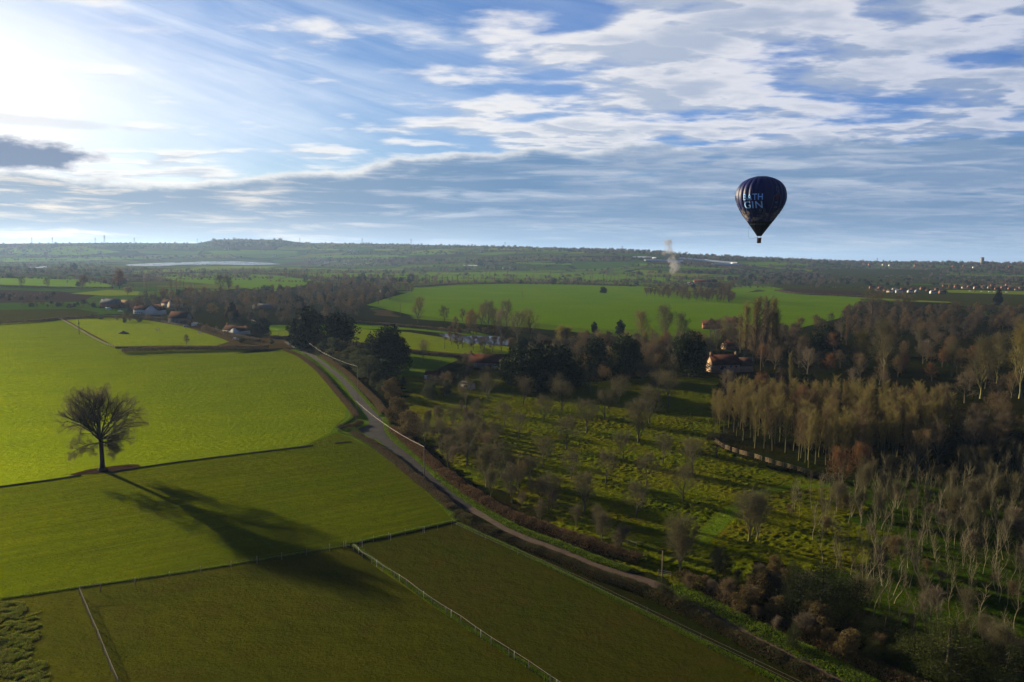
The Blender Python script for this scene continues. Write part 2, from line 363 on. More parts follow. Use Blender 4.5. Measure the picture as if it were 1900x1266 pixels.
def land(t, o):
    g = t.node('ShaderNodeNewGeometry').outputs['Position']
    sp = t.node('ShaderNodeSeparateXYZ'); t.l.new(g, sp.inputs[0])
    wv = t.noise(g, 0.003, 2)
    v = t.xyz(t.m('ADD', t.m('MULTIPLY', sp.outputs[0], 0.0030), t.m('MULTIPLY', wv, 0.5)), t.m('ADD', t.m('MULTIPLY', sp.outputs[1], 0.0036), t.m('MULTIPLY', wv, -0.4)), 0)
    ve = t.node('ShaderNodeTexVoronoi', feature='DISTANCE_TO_EDGE'); t.l.new(v, ve.inputs['Vector']); ve.inputs['Scale'].default_value = 1.0; ve.inputs['Randomness'].default_value = 0.8
    vo = t.node('ShaderNodeTexVoronoi'); t.l.new(v, vo.inputs['Vector']); vo.inputs['Scale'].default_value = 1.0; vo.inputs['Randomness'].default_value = 0.8
    cs = t.node('ShaderNodeSeparateColor'); t.l.new(vo.outputs['Color'], cs.inputs[0])
    c = t.ramp(cs.outputs[0], [(0.0, (0.0360, 0.0751, 0.0042)), (0.22, (0.0653, 0.1109, 0.0042)), (0.42, (0.0848, 0.0979, 0.0067)), (0.58, (0.0490, 0.0653, 0.0092)), (0.72, (0.1109, 0.1370, 0.0058)), (0.84, (0.0554, 0.0378, 0.0142)), (0.93, (0.0326, 0.0587, 0.0050))], 'CONSTANT')
    n = t.noise(g, 0.02, 6, 0.6)
    c = t.mix(t.m('MULTIPLY', t.sm(n, 0.4, 0.7), 0.3), c, (0.0225, 0.0270, 0.0043))
    c = t.mix(t.sm(t.m('ADD', ve.outputs['Distance'], t.m('MULTIPLY', t.noise(g, 0.03, 3), 0.03)), 0.045, 0.025), c, (0.0090, 0.0120, 0.0038))
    big = t.sm(t.noise(g, 0.0016, 4, 0.6), 0.55, 0.62); c = t.mix(t.m('MULTIPLY', big, 0.6), c, (0.0150, 0.0180, 0.0058))
    principled(t, o, c, 0.8, t.noise(g, 0.3, 5, 0.7), 0.5, 1.0, 0.0)
M['land'] = mat('patchwork of far fields', land)
def tarmac(t, o):
    g = t.node('ShaderNodeNewGeometry').outputs['Position']
    n = t.noise(g, 0.25, 6, 0.6); f = t.noise(g, 6, 4, 0.7)
    c = t.mix(t.sm(n, 0.35, 0.65), (0.012, 0.0115, 0.0135), (0.021, 0.019, 0.020))
    c = t.mix(t.m('MULTIPLY', t.sm(f, 0.5, 0.7), 0.35), c, (0.028, 0.025, 0.023))
    principled(t, o, c, 0.9, f, 0.3, 0.03, 0.05)
M['tarmac'] = mat('worn tarmac', tarmac)
def track(t, o):
    g = t.node('ShaderNodeNewGeometry').outputs['Position']
    n = t.noise(g, 0.5, 6, 0.65); f = t.noise(g, 5, 4, 0.7)
    c = t.mix(t.sm(n, 0.35, 0.65), (0.052, 0.032, 0.022), (0.075, 0.050, 0.037))
    principled(t, o, c, 0.9, t.m('ADD', f, n), 0.5, 0.08, 0.1)
M['track'] = mat('dirt track', track)
def waterm(t, o):
    g = t.node('ShaderNodeNewGeometry').outputs['Position']
    p = t.node('ShaderNodeBsdfPrincipled'); p.inputs['Base Color'].default_value = (0.012, 0.014, 0.012, 1)
    p.inputs['Roughness'].default_value = 0.08; p.inputs['IOR'].default_value = 1.33
    b = t.node('ShaderNodeBump'); b.inputs['Strength'].default_value = 0.15; b.inputs['Distance'].default_value = 0.1
    t.put(b.inputs['Height'], t.noise(g, 0.8, 4)); t.l.new(b.outputs[0], p.inputs['Normal']); t.l.new(p.outputs[0], o.inputs[0])
M['water'] = mat('still water', waterm)
def floodm(t, o):
    g = t.node('ShaderNodeNewGeometry').outputs['Position']
    p = t.node('ShaderNodeBsdfPrincipled'); p.inputs['Base Color'].default_value = (0.03, 0.035, 0.035, 1)
    t.put(p.inputs['Roughness'], t.sm(t.noise(g, 0.01, 3), 0.3, 0.7, 0.22, 0.42)); p.inputs['IOR'].default_value = 1.33; t.l.new(p.outputs[0], o.inputs[0])
M['flood'] = mat('wind ruffled flood water', floodm)

# ------------------------------------------------------------------ ground sheet reaching the horizon
def ground_sheet():
    ys = np.concatenate([np.linspace(-400, 1000, 15), np.geomspace(1060, 9000, 110), np.geomspace(9600, 40000, 14)])
    us = np.linspace(-1.25, 1.25, 200)
    V = []; 
    for y in ys:
        half = max(900.0, y * 1.0 + 300)
        x = us / 1.25 * half * 1.15
        V.append(np.stack([x, np.full_like(x, y), H(x, np.full_like(x, y))], 1))
    V = np.concatenate(V); n, m = len(ys), len(us)
    i, j = np.meshgrid(np.arange(n - 1), np.arange(m - 1), indexing='ij'); a = (i * m + j).ravel()
    F = np.stack([a, a + 1, a + m + 1, a + m], 1)
    V[:, 2] -= 0.02
    me = new_mesh('ground', V, F, M['land'], smooth_=True)
    tag(link('ground', me), 'patchwork of green and brown fields reaching to the far ridge', 'ground', kind='structure')
ground_sheet()

def sheet(name, pts, material, lift, label, cat, closed_px=True, step=None, disp=None, kind='structure', rag=0.0):
    """a ground-hugging sheet with a polygon outline given in picture coordinates"""
    P = [G(*p) if closed_px else Vector(p) for p in pts]
    if step is None:
        # triangulated ngon, outline densified
        Q = []
        for a, b in zip(P, P[1:] + P[:1]):
            n = max(1, min(24, int((b - a).length / max(6.0, 0.02 * min(a.y, b.y)))))
            for k in range(n):
                q = a.lerp(b, k / n)
                if rag: q = q + Vector((fbm(q.x / 14, q.y / 14, 3, 1) - 0.45, fbm(q.x / 14, q.y / 14, 3, 5) - 0.45, 0)) * rag
                Q.append(Vector((q.x + (random.random() - 0.5) * 0.3, q.y + (random.random() - 0.5) * 0.3, gz(q.x, q.y) + lift)))
        from mathutils.geometry import tessellate_polygon
        tris = tessellate_polygon([[Vector((q.x, q.y, 0)) for q in Q]])
        tris = [t if ((Q[t[1]] - Q[t[0]]).cross(Q[t[2]] - Q[t[0]])).z > 0 else (t[0], t[2], t[1]) for t in tris]
        me = new_mesh(name, [tuple(q) for q in Q], [tuple(t) for t in tris], material)
    else:
        xs = np.arange(min(p.x for p in P), max(p.x for p in P), step); yv = np.arange(min(p.y for p in P), max(p.y for p in P), step)
        X, Y = np.meshgrid(xs, yv); ins = inside(X + 16 * (fbm(X / 9, Y / 9, 3, 2) - 0.45), Y + 16 * (fbm(X / 9, Y / 9, 3, 6) - 0.45), P)
        Z = H(X, Y) + lift + (disp(X, Y) if disp else 0)
        n, m = X.shape; i, j = np.meshgrid(np.arange(n - 1), np.arange(m - 1), indexing='ij')
        ok = (ins[:-1, :-1] & ins[1:, :-1] & ins[:-1, 1:] & ins[1:, 1:]).ravel(); a = (i * m + j).ravel()[ok]
        F = np.stack([a, a + 1, a + m + 1, a + m], 1); V = np.stack([X.ravel(), Y.ravel(), Z.ravel()], 1)
        used = np.unique(F); rem = np.zeros(len(V), int); rem[used] = np.arange(len(used))
        me = new_mesh(name, V[used], rem[F], material, smooth_=True)
    return tag(link(name, me), label, cat, kind=kind)
def inside(X, Y, P):
    X = np.asarray(X, float); Y = np.asarray(Y, float); c = np.zeros(X.shape, bool); n = len(P); j = n - 1
    for i in range(n):
        xi, yi, xj, yj = P[i].x, P[i].y, P[j].x, P[j].y
        hit = ((yi > Y) != (yj > Y)) & (X < (xj - xi) * (Y - yi) / (yj - yi + 1e-12) + xi); c ^= hit; j = i
    return c
def strip(name, pts, widths, material, lift, label, cat, px=True, kind='structure'):
    """a ribbon along a centre line (picture coordinates), widths in metres"""
    P = [G(*p) for p in pts] if px else [Vector(p) for p in pts]
    Q, W = resample(P, widths, 2.5)
    V = []; 
    for k, q in enumerate(Q):
        a, b = Q[max(0, k - 1)], Q[min(len(Q) - 1, k + 1)]; d = (b - a); d.z = 0; d.normalize(); nrm = Vector((-d.y, d.x, 0)); h = W[k] / 2
        for s in (-1, 1):
            e = q + nrm * s * (h + (random.random() - 0.5) * 0.25); V.append((e.x, e.y, gz(e.x, e.y) + lift))
    F = [(2 * k, 2 * k + 1, 2 * k + 3, 2 * k + 2)[::-1] for k in range(len(Q) - 1)]
    return tag(link(name, new_mesh(name, V, F, material)), label, cat, kind=kind)
def resample(P, W, step):
    if not isinstance(W, (list, tuple)): W = [W] * len(P)
    n = len(P); Q = []; WW = []
    for i in range(n - 1):
        p0, p1, p2, p3 = P[max(0, i - 1)], P[i], P[i + 1], P[min(n - 1, i + 2)]
        c = max(2, int((p2 - p1).length / step))
        for k in range(c):
            t = k / c
            q = 0.5 * ((2 * p1) + (p2 - p0) * t + (2 * p0 - 5 * p1 + 4 * p2 - p3) * t * t + (3 * p1 - p0 - 3 * p2 + p3) * t ** 3)
            Q.append(q); WW.append(W[i] * (1 - t) + W[i + 1] * t)
    Q.append(P[-1].copy()); WW.append(W[-1])
    return Q, WW

# ------------------------------------------------------------------ fields, water, roads
BIGF = [(-260, 612), (0, 600), (100, 595), (118, 594), (160, 618), (212, 644), (228, 661), (300, 662), (420, 658), (500, 653), (527, 648), (560, 656), (585, 676), (606, 700), (628, 728),
        (643, 755), (640, 775), (622, 790), (610, 805), (560, 829), (0, 903), (-260, 940)]
sheet('field', BIGF, M['crop'], 0.012, 'bright yellow-green crop field round the lone tree', 'field')
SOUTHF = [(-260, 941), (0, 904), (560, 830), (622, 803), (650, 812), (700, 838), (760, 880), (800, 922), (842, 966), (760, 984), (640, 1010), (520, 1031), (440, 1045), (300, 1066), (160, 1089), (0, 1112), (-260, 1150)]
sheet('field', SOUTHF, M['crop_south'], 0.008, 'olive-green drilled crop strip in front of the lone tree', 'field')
sheet('paddock', [(-260, 1151), (0, 1113), (147, 1091), (640, 1012), (700, 1055), (850, 1155), (1040, 1275), (1000, 1420), (-260, 1420)], M['pasture'], 0.006, 'dark olive grazed paddock at the bottom left', 'paddock')
sheet('paddock', [(656, 1010), (760, 988), (845, 968), (960, 1022), (1100, 1090), (1300, 1190), (1500, 1290), (1650, 1400), (1250, 1400), (1044, 1270), (850, 1149), (700, 1046)], M['pasture_brown'], 0.014, 'brownish grazed paddock beside the track', 'paddock')
sheet('field', [(122, 593), (208, 588), (260, 592), (345, 607), (405, 626), (425, 634), (400, 642), (330, 641), (214, 643), (165, 617)], M['yellow_meadow'], 0.016, 'fenced yellow-green paddock with a dark soil heap', 'field')
sheet('field', [(-300, 577), (0, 575), (140, 573), (185, 581), (150, 590), (0, 598), (-300, 606)], M['pasture_brown'], 0.018, 'dull brown-green strip beyond the crop field', 'field')
sheet('field', [(-300, 545), (0, 538), (110, 541), (180, 547), (150, 560), (0, 562), (-300, 566)], M['soil'], 0.03, 'brown ploughed field at the left edge', 'field')
sheet('field', [(0, 516), (90, 515), (160, 519), (208, 529), (200, 536), (150, 534), (60, 530), (0, 528)], M['meadow'], 0.04, 'green meadow in front of the poplars at the left', 'field')
sheet('field', [(130, 545), (200, 538), (260, 541), (255, 548), (200, 549)], M['yellow_meadow'], 0.04, 'small sunlit meadow by the yellow willow', 'field')
sheet('field', [(285, 512), (360, 507), (440, 507), (520, 512), (580, 520), (600, 524), (560, 530), (520, 537), (505, 543), (440, 532), (330, 522)], M['meadow'], 0.05, 'green field behind the village trees', 'field')
sheet('field', [(236, 504), (320, 499), (420, 497), (430, 500), (330, 506), (255, 511)], M['yellow_meadow'], 0.06, 'pale green field in front of the flood water', 'field')
sheet('field', [(550, 508), (700, 506), (900, 505), (1180, 510), (1350, 514), (1350, 522), (1180, 523), (950, 521), (750, 521), (620, 520)], M['meadow'], 0.06, 'long green field behind the poplar avenue', 'field')
MAINF = [(680, 566), (720, 553), (766, 541), (770, 533), (850, 528), (990, 526), (1130, 527), (1185, 531), (1300, 545), (1380, 531), (1430, 532), (1500, 545), (1592, 550), (1600, 560), (1560, 590), (1480, 610), (1100, 612), (1000, 600), (860, 595), (760, 584)]
sheet('field', MAINF, M['meadow'], 0.05, 'broad vivid green field in the middle distance', 'field')
sheet('field', [(1500, 547), (1440, 538), (1470, 536), (1592, 541), (1605, 549), (1590, 549)], M['soil'], 0.09, 'dark red-brown ploughed strip on the green field edge', 'field')
sheet('field', [(495, 603), (560, 604), (660, 600), (760, 606), (860, 612), (940, 628), (860, 622), (760, 612), (660, 610), (560, 612), (500, 615)], M['meadow'], 0.03, 'narrow green meadow between two hedges', 'field')
sheet('field', [(500, 616), (560, 612), (650, 609), (760, 617), (860, 632), (945, 644), (945, 662), (850, 656), (760, 648), (650, 633), (560, 624), (500, 624)], M['yellow_meadow'], 0.034, 'sunlit yellow meadow beyond the lane trees', 'field')
sheet('lawn', [(700, 655), (790, 655), (840, 662), (850, 668), (800, 690), (790, 706), (730, 712), (700, 700)], M['verge'], 0.03, 'green lawn in front of the small white shed', 'lawn')
sheet('field', [(1380, 545), (1500, 500), (1590, 497), (1900, 510), (2200, 520), (2200, 560), (1900, 571), (1800, 572), (1760, 560), (1600, 552)], M['pasture'], 0.04, 'dull green fields behind the village at the right', 'field')
for i, q in enumerate([[(1545, 514), (1590, 513), (1590, 521), (1545, 520)], [(1755, 538), (1900, 541), (1990, 544), (1990, 550), (1900, 547), (1760, 543)], [(1700, 507), (1900, 511), (1900, 516), (1700, 510)]]):
    sheet('field', q, M['yellow_meadow'], 0.12 + 0.02 * i, ['small sunlit field left of the right-hand village', 'sunlit strip of grass below the right-hand village', 'thin bright field behind the right-hand village'][i], 'field')
for q, mt, lb in [([(380, 468), (555, 466), (553, 472), (400, 473)], 'meadow', 'pale green field strip below the wooded hill'), ([(0, 480), (120, 478), (230, 477), (320, 478), (240, 482), (100, 485), (0, 487)], 'meadow', 'long green field strip at the far left'),
                  ([(950, 486), (1060, 489), (1070, 493), (960, 491)], 'meadow', 'small green field beyond the poplars'), ([(1000, 461), (1060, 463), (1055, 468), (960, 466)], 'meadow', 'green field near the middle of the ridge'), ([(905, 461), (1000, 462), (960, 465), (905, 464)], 'yellow_meadow', 'pale field near the middle of the ridge'),
                  ([(1165, 489), (1250, 492), (1330, 497), (1370, 500), (1300, 501), (1180, 495)], 'meadow', 'green field below the white polytunnels'), ([(1370, 488), (1420, 486), (1500, 489), (1520, 494), (1400, 493)], 'meadow', 'green slope right of the polytunnels'), ([(1490, 500), (1560, 503), (1540, 506), (1488, 504)], 'yellow_meadow', 'sunlit strip left of the pale twin tunnels'),
                  ([(690, 462), (760, 462), (750, 466), (690, 466)], 'yellow_meadow', 'small sunlit field on the ridge slope'), ([(740, 468), (830, 466), (860, 472), (760, 474)], 'meadow', 'green field on the ridge slope'), ([(575, 463), (615, 461), (650, 464), (600, 466)], 'yellow_meadow', 'sunlit field right of the wooded hill'),
                  ([(560, 478), (620, 474), (740, 473), (770, 477), (680, 480)], 'meadow', 'green strip across the far plain'), ([(10, 463), (160, 460), (230, 468), (150, 474), (20, 470)], 'meadow', 'large green hillside field at the far left'), ([(1100, 476), (1170, 479), (1160, 483), (1090, 481)], 'soil', 'brown field left of the polytunnels'), ([(330, 497), (430, 494), (520, 495), (500, 499), (400, 499)], 'yellow_meadow', 'bright field in front of the flood water')]:
    sheet('field', q, M[mt], 0.9, lb, 'field', step=20)
# woodland floor under the belts, orchard turf
WOODF = [(640, 700), (600, 640), (545, 610), (440, 620), (230, 585), (250, 556), (450, 535), (600, 528), (765, 545), (680, 566), (700, 585), (860, 600), (1000, 610), (1300, 640), (1480, 612), (1600, 560), (1760, 562),
         (2300, 580), (2700, 1400), (1300, 1420), (1380, 1270), (1150, 1150), (960, 1050), (850, 985), (830, 930), (740, 815), (715, 780)]
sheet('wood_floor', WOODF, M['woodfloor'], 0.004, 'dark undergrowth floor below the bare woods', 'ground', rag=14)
ORCH = [(740, 700), (860, 700), (1000, 715), (1240, 700), (1330, 700), (1345, 780), (1335, 830), (1440, 868), (1540, 900), (1640, 1000), (1560, 1060), (1400, 1060), (1300, 1110), (1180, 1050), (980, 955), (880, 895), (790, 820)]
def tussock(X, Y):      # hummocky unmown grass
    n = fbm(X / 0.95, Y / 0.75, 3, 2.0); m2 = vnoise(X / 9.0, Y / 9.0, 8.0)
    k = 1.0 - (inside(X, Y, PATHG[0]) | inside(X, Y, PATHG[1]))
    return k * 0.72 * np.clip(n - 0.36, 0, 1) * (0.45 + 0.9 * m2)
PATHS = [[(1280, 1014), (1290, 985), (1330, 945), (1372, 926), (1398, 934), (1366, 962), (1334, 1000), (1318, 1018)], [(1370, 928), (1420, 903), (1480, 896), (1545, 897), (1545, 909), (1480, 909), (1425, 917), (1394, 938)]]
PATHG = [[G(*q) for q in p] for p in PATHS]
sheet('orchard_grass', ORCH, M['rough'], 0.03, 'tussocky yellow-green grass of the orchard', 'grass', step=0.32, disp=tussock)
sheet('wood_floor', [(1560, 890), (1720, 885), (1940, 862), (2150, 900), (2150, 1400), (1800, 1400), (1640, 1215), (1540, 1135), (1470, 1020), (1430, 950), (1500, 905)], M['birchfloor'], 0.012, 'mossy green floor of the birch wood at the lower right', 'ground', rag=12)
sheet('path', [(1292, 1010), (1300, 985), (1340, 945), (1380, 928), (1395, 936), (1360, 962), (1325, 1000), (1310, 1015)], M['verge'], 0.045, 'mown grass path curving through the orchard', 'path')
sheet('path', [(1378, 926), (1420, 906), (1480, 899), (1540, 900), (1540, 906), (1480, 906), (1425, 914), (1394, 935)], M['verge'], 0.045, 'mown grass path running below the curved fence', 'path')
sheet('path', [(1570, 1250), (1700, 1290), (1700, 1400), (1560, 1400)], M['verge'], 0.05, 'rough verge at the bottom right', 'path')
# water
sheet('flood_water', [(232, 492), (300, 488.5), (380, 486), (440, 485.6), (505, 489), (522, 491), (470, 493), (400, 491.5), (330, 492.5), (300, 495), (238, 494.5)], M['flood'], 2.2, 'shining flood water lying across the far fields', 'water')
sheet('flood_water', [(52, 496.5), (86, 495), (88, 498), (60, 499)], M['flood'], 2.2, 'small patch of flood water at the far left', 'water')
sheet('pond', [(815, 619), (840, 618), (866, 624), (885, 623), (925, 625), (945, 632), (943, 641), (905, 640), (870, 637), (838, 630), (818, 624)], M['water'], 0.06, 'dark pond with bright reflections between bare trees', 'water')
# road and track
ROAD = [(556, 646), (585, 662), (612, 682), (640, 707), (662, 735), (684, 762), (698, 782), (700, 802), (722, 824), (752, 848), (786, 876), (820, 905), (850, 930), (880, 947)]
strip('road', ROAD, [6.5, 4.6, 4.2, 4.2, 4.2, 4.4, 5.0, 5.2, 3.9, 3.6, 3.6, 3.5, 3.4, 3.3], M['tarmac'], 0.03, 'grey tarmac lane winding past the junction', 'road')
sheet('road', [(525, 634), (545, 636), (572, 641), (580, 651), (566, 656), (545, 646)], M['tarmac'], 0.036, 'pale tarmac of the junction at the top of the lane', 'road')
sheet('road', [(664, 796), (682, 790), (690, 772), (700, 776), (712, 812), (690, 815)], M['tarmac'], 0.034, 'wide tarmac mouth of the bend beside the fork', 'road')
TRACK = [(872, 943), (905, 960), (960, 990), (1030, 1019), (1100, 1050), (1160, 1068), (1215, 1085), (1260, 1108), (1330, 1142), (1400, 1178), (1480, 1222), (1560, 1264), (1680, 1330)]
strip('track', TRACK, [3.4, 3.0, 3.0, 3.0, 3.0, 3.2, 3.0, 3.0, 2.6, 2.4, 2.4, 2.6, 3], M['track'], 0.045, 'reddish dirt track between two hedges', 'track')

# ------------------------------------------------------------------ vegetation materials
def wood_mat(name, c1, c2, rand=0.25, scale=1.5, rough=0.85, trans=None):
    if trans is None: trans = 0.28 if 'twig' in name else (0.25 if 'leaves' in name or 'stems' in name else 0.0)
    if 'tuft' in name: trans = 0.45
    """bark or twigs or leaves: mottled, each plant a little lighter or darker"""
    def b(t, o):
        oi = t.node('ShaderNodeObjectInfo').outputs['Random']
        pos = t.node('ShaderNodeTexCoord').outputs['Object']
        n = t.noise(pos, scale, 4, 0.6)
        c = t.mix(t.sm(t.m('ADD', t.m('MULTIPLY', n, 0.6), t.m('MULTIPLY', oi, 0.4)), 0.3, 0.7), c1, c2)
        c = t.mix(1.0, c, t.mix(oi, (1 - rand,) * 3, (1 + rand,) * 3), 'MULTIPLY')
        principled(t, o, c, rough, None, trans=trans, spec=0.08)
    return mat(name, b)
V_ = {}
V_['bark_grey'] = wood_mat('grey bark', (0.060, 0.050, 0.036), (0.095, 0.080, 0.055))
V_['bark_dark'] = wood_mat('dark bark', (0.034, 0.027, 0.020), (0.052, 0.042, 0.028))
V_['bark_white'] = wood_mat('pale birch bark', (0.27, 0.23, 0.15), (0.10, 0.09, 0.05), 0.3, 0.6)
V_['bark_moss'] = wood_mat('mossy bark', (0.15, 0.14, 0.045), (0.10, 0.085, 0.05))
V_['twig_grey'] = wood_mat('grey twigs', (0.085, 0.070, 0.048), (0.125, 0.10, 0.066))
V_['twig_brown'] = wood_mat('brown twigs', (0.135, 0.095, 0.044), (0.095, 0.070, 0.036))
V_['twig_red'] = wood_mat('russet twigs', (0.15, 0.072, 0.030), (0.115, 0.065, 0.032))
V_['twig_gold'] = wood_mat('golden twigs', (0.170, 0.140, 0.046), (0.125, 0.102, 0.036))
V_['twig_pale'] = wood_mat('pale lichened twigs', (0.095, 0.085, 0.045), (0.065, 0.058, 0.030))
V_['twig_yellow'] = wood_mat('yellow willow twigs', (0.22, 0.19, 0.045), (0.17, 0.14, 0.04))
V_['twig_dark'] = wood_mat('dark oak twigs', (0.070, 0.054, 0.036), (0.095, 0.075, 0.048))
V_['leaf_dark'] = wood_mat('dark evergreen needles', (0.012, 0.022, 0.008), (0.026, 0.038, 0.010), 0.3, 0.8)
V_['leaf_olive'] = wood_mat('grey-green leaves', (0.060, 0.066, 0.030), (0.038, 0.046, 0.020), 0.3, 0.8)
V_['leaf_ivy'] = wood_mat('ivy leaves', (0.016, 0.024, 0.006), (0.040, 0.046, 0.009), 0.3, 0.8)
V_['leaf_brown'] = wood_mat('withered brown leaves', (0.105, 0.075, 0.028), (0.080, 0.060, 0.024), 0.3, 0.8)
V_['bramble'] = wood_mat('bramble and bare hedge stems', (0.085, 0.046, 0.026), (0.050, 0.038, 0.018), 0.2, 0.35)
V_['hedge_green'] = wood_mat('green hedge leaves', (0.050, 0.070, 0.014), (0.034, 0.044, 0.014), 0.2, 0.35)
V_['tuft'] = wood_mat('lush grass tufts', (0.100, 0.160, 0.008), (0.075, 0.120, 0.007), 0.2, 0.35)

# ------------------------------------------------------------------ tree geometry
class TB:
    """tree builder: collects tubes (limbs) and slivers (twigs, leaves)"""
    def __init__(s, seed):
        s.r = np.random.default_rng(seed); s.tv = []; s.tf = []; s.nv = 0; s.sv = []
    def tube(s, pts, rad, k=5):
        pts = np.asarray(pts, float); n = len(pts)
        d = np.gradient(pts, axis=0); d /= np.linalg.norm(d, axis=1)[:, None] + 1e-9
        ref = np.array([1.0, 0.1, 0.0]); a = np.cross(d, ref); a /= np.linalg.norm(a, axis=1)[:, None] + 1e-9; b = np.cross(d, a)
        th = np.arange(k) / k * 2 * np.pi
        V = pts[:, None, :] + np.asarray(rad)[:, None, None] * (np.cos(th)[None, :, None] * a[:, None, :] + np.sin(th)[None, :, None] * b[:, None, :])
        s.tv.append(V.reshape(-1, 3)); i, j = np.meshgrid(np.arange(n - 1), np.arange(k), indexing='ij'); i = i.ravel(); j = j.ravel(); j2 = (j + 1) % k
        s.tf.append(np.stack([i * k + j, i * k + j2, (i + 1) * k + j2, (i + 1) * k + j], 1) + s.nv); s.nv += n * k
    def slivers(s, base, dirs, length, width):
        """thin triangles standing on base points"""
        base = np.asarray(base, float); dirs = np.asarray(dirs, float); m = len(base)
        side = np.cross(dirs, s.r.normal(size=(m, 3))); side /= np.linalg.norm(side, axis=1)[:, None] + 1e-9
        L = np.broadcast_to(np.asarray(length, float), (m,))[:, None]; W = np.broadcast_to(np.asarray(width, float), (m,))[:, None]
        s.sv.append(np.stack([base - side * W / 2, base + side * W / 2, base + dirs * L], 1).reshape(-1, 3))
    def limb(s, p, d, L, r0, r1, seg=6, bend=0.12, up=0.05, k=5):
        pts = [np.array(p, float)]; d = np.array(d, float) / np.linalg.norm(d)
        for i in range(seg):
            d = d + s.r.normal(size=3) * bend + np.array([0, 0, up]); d /= np.linalg.norm(d)
            pts.append(pts[-1] + d * L / seg)
        pts = np.array(pts); rad = np.linspace(r0, r1, seg + 1)
        s.tube(pts, rad, k); return pts, rad
    def meshes(s, name, mt, mc, joined=False):
        tv = np.concatenate(s.tv) if s.tv else np.zeros((0, 3)); tf = np.concatenate(s.tf) if s.tf else np.zeros((0, 4), int)
        sv = np.concatenate(s.sv) if s.sv else np.zeros((0, 3)); sf = np.arange(len(sv)).reshape(-1, 3)
        if joined:
            V = np.concatenate([tv, sv]); tri = np.concatenate([tf[:, [0, 1, 2]], tf[:, [0, 2, 3]], sf + len(tv)])
            return new_mesh(name, V, tri, [mt, mc], np.concatenate([np.zeros(2 * len(tf), int), np.ones(len(sf), int)]))
        return new_mesh(name + '_trunk', tv, tf, mt, smooth_=True), new_mesh(name + '_crown', sv, sf, mc)
def rdir(r, axis, spread):
    """random unit vectors round an axis"""
    v = r.normal(size=(len(axis), 3)) * spread + axis
    return v / np.linalg.norm(v, axis=1)[:, None]
def perp(r, d):
    v = np.cross(d, r.normal(size=3)); return v / (np.linalg.norm(v) + 1e-9)

def branchy(seed, h=10.0, bole=0.22, spread=0.55, nl=9, n2=7, n3=6, tw=7, trunk_r=0.22, up1=0.10, angle=0.9, crown=None, tl=0.9, twd=0.035, leader=0.85, droop=0.0, k=6, bend=0.10):
    """bare broadleaf: bole, main limbs, two further orders of branches, then slivers for the twigs; unit height h"""
    t = TB(seed); r = t.r
    tp, tr = t.limb((0, 0, 0), (r.normal() * 0.04, r.normal() * 0.04, 1), h * leader, trunk_r, trunk_r * 0.12, 9, 0.05, 0.06, k)
    tr2 = tr.copy(); tr2[0] *= 1.5; t.tube(tp[:2], [tr[0] * 1.45, tr[1]], k)
    B = []; D = []
    for i in range(nl):
        f = bole + (1 - bole) * (i + 0.5 * r.random()) / nl * 0.95
        x = f * 9; a = int(min(8, x)); p = tp[a] * (1 - (x - a)) + tp[a + 1] * (x - a); rr = np.interp(x, range(10), tr)
        th = i * 2.4 + r.normal() * 0.4; ang = angle * (1 - 0.45 * f)
        d = np.array([math.cos(th) * math.sin(ang), math.sin(th) * math.sin(ang), math.cos(ang)])
        # reach of an ellipsoid crown
        z = (f - bole) / (1 - bole); reach = spread * h * (crown(z) if crown else math.sqrt(max(0.05, 1 - (1.15 * z - 0.25) ** 2))) * (0.85 + 0.3 * r.random())
        lp, lr = t.limb(p, d, reach, rr * 0.62, rr * 0.12, 6, bend, up1 - droop, 5)
        for j in range(n2):
            q = 0.22 + 0.75 * (j + r.random() * 0.6) / n2; x2 = q * 6; a2 = int(min(5, x2)); p2 = lp[a2] * (1 - (x2 - a2)) + lp[a2 + 1] * (x2 - a2)
            ax = lp[a2 + 1] - lp[a2]; ax /= np.linalg.norm(ax); d2 = ax * 0.75 + perp(r, ax) * 0.75 + np.array([0, 0, 0.15 - droop])
            l2 = reach * (0.50 - 0.28 * q) + 0.04 * h; r2 = max(0.02, np.interp(x2, range(7), lr) * 0.6)
            bp, br = t.limb(p2, d2, l2, r2, r2 * 0.3, 4, bend * 1.5, up1 * 0.6 - droop, 4)
            for m in range(n3):
                q3 = 0.15 + 0.85 * (m + r.random() * 0.5) / n3; x3 = q3 * 4; a3 = int(min(3, x3)); p3 = bp[a3] * (1 - (x3 - a3)) + bp[a3 + 1] * (x3 - a3)
                ax3 = bp[a3 + 1] - bp[a3]; ax3 /= np.linalg.norm(ax3); d3 = ax3 * 0.7 + perp(r, ax3) * 0.75 + np.array([0, 0, 0.12 - droop]); d3 /= np.linalg.norm(d3)
                l3 = tl * (0.8 + 0.5 * r.random())
                t.slivers([p3], [d3], l3 * 1.25, twd * 1.5)
                u = r.random((tw, 1)); t.slivers(p3 + d3 * l3 * (0.1 + 0.85 * u), rdir(r, np.repeat(d3[None], tw, 0) + np.array([0, 0, -droop]), 0.55), tl * 0.75, twd)
    return t
